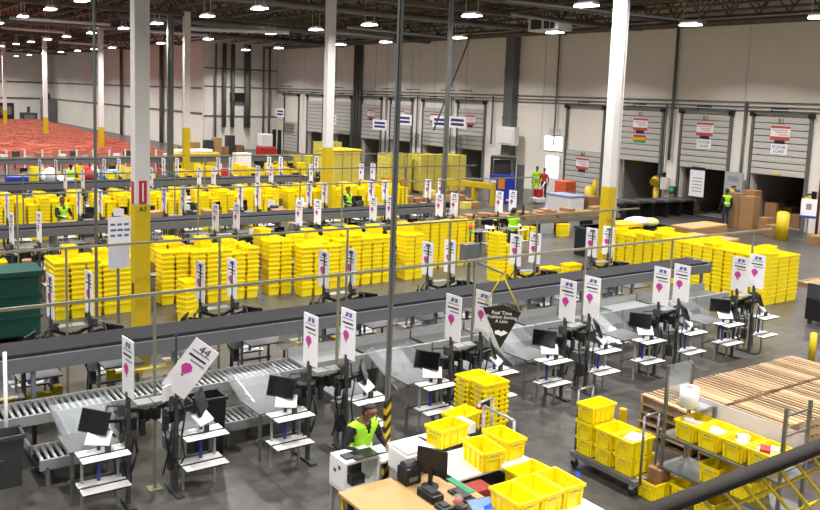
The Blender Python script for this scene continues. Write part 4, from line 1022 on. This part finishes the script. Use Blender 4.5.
t = thing('dock_controls', 'white control boxes with green lamp between the docks', 'controls', (XW-.2, 27.4, 0)); MB().b2(-.1, .15, -.1, .3, 1.1, 1.7).build('box', m_white, t); MB().b2(-.12, .15, -.6, -.3, .9, 1.3).build('box', m_dgrey, t); MB().cyl((-.16, -.45, 1.15), (-.12, -.45, 1.15), .1, 14).build('lens', m_rgn, t)
t = thing('poster_stand', 'white and blue poster hanging between first and second docks', 'poster', (XW-.3, 23.55, 0)); MB().b2(0, .03, -.5, .45, 1.0, 2.35).build('board', mat('grey_poster', '#a9a9a6', .6), t); MB().b2(-.005, 0, -.42, .37, 1.1, 1.55).build('blue_print', mat('dusty_blue_print', '#53688c', .6), t); MB().b2(-.005, 0, -.3, .3, 1.9, 2.15).build('dark_print', m_gink, t); MB().b2(0, .25, -.02, .02, 2.3, 2.35).build('hook', m_grey, t)
t = thing('hanging_notice', 'white notice sheet hanging in the second dock opening', 'notice', (XW-.2, 25.6, 0)); MB().b2(0, .02, -.42, .42, .95, 2.25).build('sheet', m_paper, t); MB().b2(.0, .02, -.38, .38, 2.25, 2.4).build('strap', m_black, t)
for q in range(5): MB().b2(-.004, 0, -.3, .25, 1.2+q*.16, 1.24+q*.16).build('print_line', m_gink, t)
t = thing('lean_sign', 'small white sign board leaning right of the first dock', 'sign', (33.8, 18.85, 0), .4); o = MB().b2(-.02, .02, -.3, .3, .9, 1.7).build('board', m_paper, t); MB().b2(-.024, -.02, -.3, .3, .9, 1.0).build('blue_edge', m_strip, t); MB().b2(-.024, -.02, -.1, .1, 1.25, 1.5).build('print', m_gink, t); MB().b2(.02, .05, -.03, .03, 0, 1.6).build('post', m_grey, t)
# expandable conveyor and cartons in the second and third docks
t = thing('extendable_conveyor', 'dark extendable conveyor reaching into the second dock', 'conveyor', (0, 0, 0))
for i in range(12): MB().b2(30.4+i*.5, 30.85+i*.5, 26.6-.06*i-.5, 26.6-.06*i+.5, .72, .82).build('section', m_dgrey if i % 2 else m_galv, t)
for i in range(6): MB().b2(30.5+i*1.0, 30.56+i*1.0, 25.7, 27.1, 0, .72).build('leg_frame', m_black, t)
for i, (x, y, dx, dy, dz, z) in enumerate(((31.2, 28.6, .8, .7, .8, 0), (32.2, 28.9, .7, .6, .6, 0), (31.6, 29.9, .9, .6, .5, 0), (31.0, 27.8, .5, .5, .4, 0), (33.2, 19.9, .6, .6, .5, 0), (33.6, 20.6, .5, .4, .7, 0), (34.6, 18.2, .7, .7, .45, 0), (33.0, 18.0, .6, .5, .35, 0))):
    carton(x, y, z, dx, dy, dz, 'brown carton on the dock floor, %s from the left' % ORD[[1, 3, 0, 2, 5, 4, 7, 6][i]])
for i, (x, y) in enumerate(((36.8, 21.0), (37.6, 21.9), (37.0, 22.3))): carton(x, y, .01, .7, .6, .6+.2*i, 'carton inside the first trailer, %s' % ('front right', 'middle', 'front left')[i])
# white tables / pallets of flattened board before the tote wall
for i, (x, y, l, w_, z) in enumerate(((25.4, 17.6, 2.2, 1.1, .75), (27.8, 19.8, 2.4, 1.0, .8), (25.9, 18.75, 1.2, .6, .7), (26.2, 15.9, 1.8, 1.0, .5))):
    t = thing('board_pallet', 'pallet of flattened cardboard sheets, %s of four behind the tote wall' % ('nearest', 'rearmost', 'leftmost', 'rightmost')[[3, 1, 2, 0][i]], 'pallet', (x, y, 0), random.uniform(-.15, .15))
    MB().b2(-l/2, l/2, -w_/2, w_/2, .14, z).build('sheet_stack', m_card, t); MB().b2(-l/2+.05, l/2+.03, -w_/2+.04, w_/2-.02, z, z+.03).build('top_sheet', m_tape, t)
    for q in (-.4, 0, .4): MB().b2(-l/2, l/2, q*w_-.05, q*w_+.05, 0, .14).build('runner', m_wood, t)
t = thing('yellow_frame_cart', 'yellow framed cart left of the far tote wall', 'cart', (22.3, 18.9, 0))
for x in (-.5, .5):
    for y in (-.4, .4): MB().b2(x-.04, x+.04, y-.04, y+.04, 0, 1.35).build('post', m_ypaint, t)
for z in (.5, 1.25): MB().b2(-.55, .55, -.45, .45, z, z+.1).build('shelf', m_ypaint, t)
# bagged heap and dark shelves left of that
t = thing('white_sack', 'white and yellow sack lying on dark crates', 'sack', (23.9, 19.6, 1.0)); MB().sphere((0, 0, .2), .6, 18, 10, 0, (1, .6, .3)).build('sack', m_poly, t); MB().sphere((.5, -.2, .18), .35, 12, 8, 0, (1, .8, .45)).build('yellow_patch', mat('pale_lime', '#dfe38a', .5), t)
for i, (x, y, z) in enumerate(((23.7, 19.9, 0), (24.85, 19.5, 0), (22.5, 20.3, 0))):
    t = thing('dark_crate', 'dark blue-black crate, %s of three under the white sack' % ('middle', 'right', 'left')[i], 'crate', (x, y, z)); MB().b2(-.55, .55, -.4, .4, 0, 1.0).build('body', mat('navy_plastic', '#1c2230', .5), t, bevel=.03); MB().b2(-.58, .58, -.43, .43, .92, 1.0).build('rim', m_dgrey, t); MB().b2(-.2, .2, -.43, -.4, .5, .75).build('label_card', m_gink, t)
# cart at the right edge
t = thing('black_cart', 'black cart cut by the right picture edge', 'cart', (20.75, 10.75, 0)); MB().b2(-.5, .5, -.4, .4, .12, .7).build('body', m_black, t, bevel=.03); MB().b2(-.5, -.46, -.38, .38, .7, 1.05).build('handle', m_dgrey, t)
for x in (-.4, .4):
    for y in (-.3, .3): MB().cyl((x-.02, y, .06), (x+.02, y, .06), .06, 10).build('caster', m_dgrey, t)
# loose pallets on the floor right of the tote wall
t = thing('flat_pallet', 'low wooden pallet on the floor right of the tote wall', 'pallet', (25.2, 13.4, 0))
for i in range(8): MB().b2(-.6, .6, -.5+i*.13, -.41+i*.13, .1, .12).build('board', m_wood, t)
for x in (-.5, 0, .5): MB().b2(x-.05, x+.05, -.5, .5, 0, .1).build('stringer', m_wood, t)

# ================================================================== MIDDLE AND FAR CLUTTER
# low conveyor loaded with cartons right of the second belt
t = thing('carton_conveyor', 'low grey conveyor loaded with brown cartons behind the packing rows', 'conveyor', (0, 24.4, 0))
MB().b2(18.8, 28.2, -.35, .35, .56, .62).build('bed', m_dgrey, t)
for s in (-1, 1): MB().b2(18.8, 28.2, s*.36-.02, s*.36+.02, .5, .68).build('side_rail', m_grey, t)
for i in range(7): MB().b2(19.0+i*1.5, 19.06+i*1.5, -.34, .34, 0, .56).build('leg_frame', m_black, t)
x = 18.9; i = 0
while x < 27.8:
    d = random.uniform(.3, .55); carton(x+d/2, 24.4+random.uniform(-.06, .06), .621, d-.03, random.uniform(.35, .55), random.uniform(.22, .42), 'brown carton, %s from left on the low carton conveyor' % ORD[i], random.uniform(-.08, .08)); x += d; i += 1
# extra tote groups right of the long row
sp = []
for i in range(6):
    for k in range(11): sp.append((15.45+i*.36, 21.0, k*NEST, PI/2))
for i, h in ((0, 11), (1, 8)):
    for k in range(h): sp.append((16.4+i*.36, 18.5, k*NEST, PI/2))
for i in range(3):
    for k in range(3): sp.append((14.9+i*.9, 15.6+.1*i, .6+k*.08 if 0 else .5+k*NEST, 0))
for k in range(6): sp.append((7.15, 18.9, k*NEST, PI/2))
for k in range(5): sp.append((7.0, 18.4, k*NEST, .4))
tote_block('nested_totes', sp, m_yel, 'loose groups of nested yellow totes right of and before the long row')
# cartons on and around the benches of the farther rows
n_ = 0
for i in range(9): carton(4.5+i*.66+random.uniform(-.02, .02), 23.5+random.uniform(-.1, .1), 0, random.uniform(.4, .6), .5, random.uniform(.6, 1.1), 'brown carton, %s from left before the second belt' % ORD[i], random.uniform(-.1, .1))
for i in range(16): carton(4.6+i*.92+random.uniform(-.2, .2), 27.3+random.uniform(-.3, .4), .75, random.uniform(.35, .7), .45, random.uniform(.2, .5), 'brown carton, %s from left on the bench behind the second belt' % ORD[i], random.uniform(-.2, .2))
t = thing('packing_bench', 'long grey packing bench behind the second belt', 'bench', (0, 27.4, 0)); MB().b2(4, 19.6, -.4, .4, .7, .748).build('top', m_grey, t)
for i in range(9): MB().b2(4.1+i*1.9, 4.16+i*1.9, -.35, .35, 0, .7).build('leg_frame', m_grey, t)
for i in range(16): carton(7.2+i*1.0+random.uniform(-.2, .2), 33.9+random.uniform(-.3, .4), .75, random.uniform(.35, .7), .45, random.uniform(.2, .5), 'brown carton, %s from left on the bench before the third belt' % ORD[i], random.uniform(-.2, .2))
t = thing('packing_bench', 'long grey packing bench before the third belt', 'bench', (0, 34.0, 0)); MB().b2(6.8, 23.5, -.4, .4, .7, .748).build('top', m_grey, t)
for i in range(9): MB().b2(6.9+i*2, 6.96+i*2, -.35, .35, 0, .7).build('leg_frame', m_grey, t)
# dark equipment heaps on benches (monitors, printers, bags)
for r, (y, x0, n, z, row_) in enumerate(((22.98, 10.6, 8, .8, 'before the second belt'), (29.1, 7.5, 10, .0, 'behind the second belt'), (38.4, 9, 14, .0, 'behind the third belt'), (44.2, 8.2, 16, 0, 'before the farthest belt'))):
    for i in range(n):
        x = x0+i*(1.15 if r else 1.2)+random.uniform(-.25, .25); c = random.choice((m_black, m_dgrey, m_white, m_black, m_poly, m_greycloth, m_red if r > 1 else m_dgrey))
        if r == 1 and abs(x-16.85) < .7: x += 1.0
        t = thing('equipment_trolley', 'trolley piled with packing gear, %s from left %s' % (ORD[i], row_), 'trolley', (x, y+random.uniform(-.3, .3)*(r > 0), 0), random.uniform(-.4, .4)*(r > 0), 'gear trolleys '+row_)
        MB().b2(-.3, .3, -.22, .22, .7, .74).build('top', m_grey, t)
        for sx in (-.27, .27):
            for sy in (-.19, .19): MB().b2(sx-.015, sx+.015, sy-.015, sy+.015, 0, .7).build('leg', m_grey, t)
        MB().box((random.uniform(-.1, .1), 0, .74+.15), (random.uniform(.25, .45), .3, .3), random.uniform(0, 1)).build('load', c, t, bevel=.02)
        MB().box((random.uniform(-.1, .15), 0, 1.1), (.34, .04, .26), random.uniform(-.8, .8)).build('screen', random.choice((m_black, m_screen, m_white)), t)
        MB().box((0, .05, .35), (.45, .3, .25)).build('lower_load', random.choice((m_card, m_dgrey, m_yel)), t)
# hanging white bags and blue box at the far left
for i, (x, y, m, nm, lb) in enumerate(((9.0, 41.3, m_poly, 'bag_heap', 'heap of white plastic bags at the far left'), (7.6, 41.3, m_strip, 'blue_tub', 'blue tub beside the white bags, far left'), (11.2, 43.1, m_redcloth, 'red_heap', 'red and white packages left of the far worker'), (12.2, 42.9, mat('cyan_tub', '#2f8fb8', .4), 'cyan_tub', 'cyan tub right of the far lime worker'), (18.0, 43.2, m_red, 'red_tub', 'red tub behind the third belt, right of the column'), (19.5, 43.5, m_white, 'white_cabinet', 'tall white cabinets behind the third belt'))):
    t = thing(nm, lb, nm.replace('_', ' '), (x, y, 0)); MB().b2(-.5, .5, -.3, .3, 0, .6).build('base', m_dgrey, t)
    if 'heap' in nm:
        b = MB()
        for q in range(7): b.sphere((random.uniform(-.45, .45), random.uniform(-.2, .2), .75+random.uniform(0, .5)), random.uniform(.2, .32), 10, 7)
        b.build('bags', m, t)
    else: MB().b2(-.45, .45, -.28, .28, .6, 1.1 if 'cab' not in nm else 1.9).build('body', m, t, bevel=.03)
# pallet loads of pale yellow totes by the docks
def load(x, y, nx, ny, h, label, m=m_yel2, cap=None):
    t = thing('tote_pallet', label, 'pallet load', (x, y, 0)); a, b = nx*.5/2, ny*.33/2
    MB().b2(-a, a, -b, b, .11, .14).b2(-a, a, -b, -b+.08, 0, .11).b2(-a, a, b-.08, b, 0, .11).b2(-a, a, -.04, .04, 0, .11).build('pallet', m_wood, t)
    g = tote_geo(hi=False); V = np.array(g.v); vs = []; fs = []; n = 0
    L_ = int((h-.14)/.25)
    for k in range(L_):
        for i in range(nx):
            for j in range(ny):
                if 0 < i < nx-1 and 0 < j < ny-1 and k < L_-1: continue
                vs.append(V+np.array((-a+.25+i*.5, -b+.165+j*.33, .14+k*.25))); fs += [tuple(n*len(V)+q for q in f) for f in g.f]; n += 1
    me = bpy.data.meshes.new('totes'); me.from_pydata(np.concatenate(vs).tolist(), [], fs); me.materials.append(m); me.update()
    tag(put('totes', me, t), kind='stuff')
    if cap: MB().b2(-a-.05, a+.05, -b-.05, b+.05, .14+L_*.25, .2+L_*.25).build('cover', cap, t, bevel=.02)
load(20.9, 35.2, 3, 4, 2.65, 'tall covered load of pale totes behind the third white column', cap=m_yel); load(24.6, 48.0, 3, 3, 1.4, 'low pallet load of pale totes, far left of the docks'); load(26.3, 47.2, 3, 3, 1.45, 'low pallet load of pale totes beside the tall distant one')
load(25.9, 45.2, 3, 3, 2.4, 'tall distant pallet load of yellow totes by the docks', m_yel2); load(23.2, 40.0, 3, 4, 1.4, 'pale tote load in front of the distant docks'); load(26.6, 38.9, 3, 4, 2.3, 'left pale tote load right of the hazard pole'); load(28.3, 38.4, 3, 4, 2.3, 'middle pale tote load right of the hazard pole'); load(29.9, 37.9, 2, 4, 2.2, 'right pale tote load right of the hazard pole')
load(22.9, 33.4, 2, 3, 1.4, 'small orange-yellow tote load beside the third belt end', mat('amber_plastic', '#d79a12', .5, var=.05))
# blue compactor with dark upper cage
t = thing('blue_machine', 'blue machine with orange panel and dark cage by the docks', 'machine', (29.5, 33.1, 0), .8)
MB().b2(-.6, .6, -.65, .65, 0, 1.5).build('base', m_bluemac, t, bevel=.03); MB().b2(-.62, -.6, -.15, .2, .75, 1.35).build('orange_panel', m_orange, t); MB().b2(-.62, -.6, .3, .6, 1.05, 1.2).build('label_print', m_paper, t); MB().b2(-.62, -.6, -.6, -.25, .15, .25).build('label_print', m_paper, t)
for x in (-.55, .55):
    for y in (-.6, .6): MB().b2(x-.04, x+.04, y-.04, y+.04, 1.5, 2.4).build('cage_post', m_dgrey, t)
MB().b2(-.6, .6, -.65, .65, 2.3, 2.42).build('cage_top', m_dgrey, t); MB().b2(-.3, .4, -.4, .5, 1.5, 2.2).build('motor', m_dgrey, t)
MB().b2(.1, .6, -1.1, -.7, 0, 2.0).build('control_cabinet', m_duct, t)
t = thing('yellow_barrier', 'long yellow barrier beam across cartons by the blue machine', 'barrier', (27.6, 33.6, 0), math.radians(-76)); MB().b2(-1.65, 1.65, -.12, .12, .85, 1.12).build('beam', m_ypaint, t)
for x in (-1.55, .4, 1.55): MB().b2(x-.1, x+.1, -.1, .1, 0, .9).build('post', m_ypaint, t)
for i in range(14): carton(26.6+.62*(i % 2)-.1*(i//2), 35.5-.62*(i//2)+.1*(i % 2), 0, random.uniform(.4, .58), random.uniform(.35, .55), random.uniform(.25, .6), 'carton, %s in the jumbled heap by the yellow barrier' % ORD[i], random.uniform(-.15, .15), random.choice((m_card, m_tape, m_card, m_yel2)))
for i in range(8): carton(22.2+.55*(i % 3), 31.9-.55*(i//3), 0, random.uniform(.38, .5), random.uniform(.35, .5), random.uniform(.4, .9), 'carton, %s in the heap right of the hazard pole' % ORD[i], random.uniform(-.1, .1))
# dock area: white tub, red cart, orange bin
t = thing('white_tub', 'white low bin in front of the closed dock door', 'bin', (30.0, 29.0, 0)); MB().b2(-.5, .5, -.75, .75, 0, .85).build('body', m_white, t, bevel=.03); MB().b2(-.54, .54, -.79, .79, .8, .88).build('rim', mat('blue_grey_rim', '#8f9ab8', .5), t)
t = thing('orange_tub', 'orange bin and brown sacks by the bright dock door', 'bin', (32.6, 31.6, 0)); MB().b2(-.4, .4, -.4, .4, .1, 1.2).build('body', mat('salmon_plastic', '#d8613f', .5), t, bevel=.03); MB().sphere((-.5, -.8, .4), .5, 12, 8, 0, (1, 1, .7)).build('sack', mat('brown_sack', '#5d3a2a', .8), t)
t = thing('floor_scrubber', 'small red and white floor scrubber by the dock door', 'scrubber', (31.2, 32.2, 0)); MB().b2(-.3, .3, -.3, .3, .05, .3).build('deck', m_white, t, bevel=.04); MB().b2(-.15, .2, -.2, .2, .3, .75).build('tank', m_red, t, bevel=.04); MB().tube([(.2, 0, .7), (.5, 0, 1.1)], .03, 8).build('handle', m_white, t)
t = thing('forklift', 'red and black forklift before the block wall', 'forklift', (27.2, 55.6, 0)); MB().b2(-1.0, .2, -.5, .5, .3, 1.4).build('body', m_red, t, bevel=.08); MB().b2(-.9, -.1, -.45, .45, 1.4, 2.3).build('cab', m_white, t, bevel=.05); MB().b2(.3, .55, -.5, -.36, .1, 2.6).build('mast', m_black, t); MB().b2(.3, .55, .36, .5, .1, 2.6).build('mast', m_black, t); MB().b2(.5, 1.4, -.4, .4, .12, .18).build('forks', m_black, t)
for x in (-.8, .2):
    for y in (-.5, .5): MB().cyl((x, y-.1, .3), (x, y+.1, .3), .3, 14).build('wheel', m_black, t)
for i in range(10):
    x = 21.0+i*.62; carton(x, 59.0+random.uniform(-1, 1), 0, .55, .6, random.uniform(1.0, 2.2), 'tall stacked carton, %s from left before the block wall' % ORD[i], 0, random.choice((m_card, m_dgrey, m_tape)))
t = thing('yellow_cage_cart', 'yellow tub cart below the orange field, right of the near column', 'cart', (19.0, 49.2, 0)); MB().b2(-1.4, 1.4, -.5, .5, .3, 1.5).build('tub', m_ypaint, t, bevel=.05); MB().b2(-1.2, 1.0, -.4, .4, 1.5, 1.7).build('white_film', m_poly, t, bevel=.05); MB().b2(-1.3, 1.3, -.4, .4, 0, .3).build('base', m_dgrey, t)
# hanging dock number banners over the left docks
for i, (y, z, w_) in enumerate(((59.9, 2.9, 1.9), (52.6, 2.8, 1.9), (49.4, 3.3, 1.7), (45.3, 3.35, 1.6), (43.4, 3.4, 1.8), (68.9, 3.1, 1.6))):
    t = thing('dock_banner', 'white hanging dock banner with dark print, %s from left' % ORD[[1, 2, 3, 4, 5, 0][i]], 'banner', (XW-1.2, y, z), 0, 'dock banners'); MB().b2(0, .03, -w_/2, w_/2, 0, .75).build('board', m_paper, t)
    for q in range(2): MB().b2(-.006, 0, -w_*.38, w_*.38, .15+q*.27, .32+q*.27).build('print_line', m_navy, t)
    for q in (-.4, .4): MB().b2(.01, .02, q*w_-.01, q*w_+.01, .75, 6.2).build('hanger', m_grey, t)
    MB().b2(.0, 1.16, -.02, .02, 5.6-z+.2, 5.66-z+.2).build('bracket', m_grey, t)
# extra far packing row under the orange field
row2 = thing('far_bench', 'far grey bench with small gear in front of the orange bins', 'bench', (0, 52.5, 0)); MB().b2(8, 20.5, -.4, .4, .8, .86).build('top', m_grey, row2)
for i in range(20): MB().b2(8.2+i*.63, 8.55+i*.63, -.2, .2, .86, 1.0+.4*((i*7) % 5)/4).build('gear', (m_black, m_white, m_dgrey, m_greycloth, m_card)[i % 5], row2)
for i in range(14): MB().b2(8.1+i*.95, 8.18+i*.95, -.35, -.28, 0, 1.5).build('post', m_white, row2)
# thin diagonal brace cables
t = thing('brace_pole', 'thin dark diagonal brace in front of the dock wall', 'brace', (0, 0, 0)); MB().cyl((33.2, 44.2, 3.2), (33.2, 40.6, 9.5), .05, 8).build('rod', m_duct, t)

# dark machines and stacked gear behind the orange bins, along the far wall
for i in range(9):
    x = 3.5+i*2.6+random.uniform(-.4, .4); h = random.uniform(1.6, 3.4)
    t = thing('far_machine', 'dark machine behind the orange bins, %s from left along the far wall' % ORD[i], 'machine', (x, 112+random.uniform(-2, 4), 0), 0, 'machines along the far wall')
    MB().b2(-.9, .9, -.6, .6, 0, h).build('body', (m_black, m_dgrey, m_duct)[i % 3], t, bevel=.05); MB().b2(-.6, .6, -.65, -.6, h*.5, h*.85).build('panel', m_red if i in (2, 4) else m_grey, t); MB().b2(-.15, .15, -.15, .15, h, h+.7).build('stack', m_dgrey, t)
for i, (y, r) in enumerate(((76, .12), (82, .2), (88, .1), (95, .16), (103, .12))):
    tag(MB().cyl((XB-.35, y, 0), (XB-.35, y, 9.4), r, 10).build('trim_pipe', m_duct if i % 2 else m_grey), kind='structure')
for z in (3.2, 5.4):
    tag(MB().cyl((XB-.2, YB, z), (XB-.2, YF, z), .06, 8).build('trim_conduit', m_grey), kind='structure')
    tag(MB().cyl((-20, YF-.2, z), (XB, YF-.2, z), .08, 8).build('trim_conduit', m_grey), kind='structure')
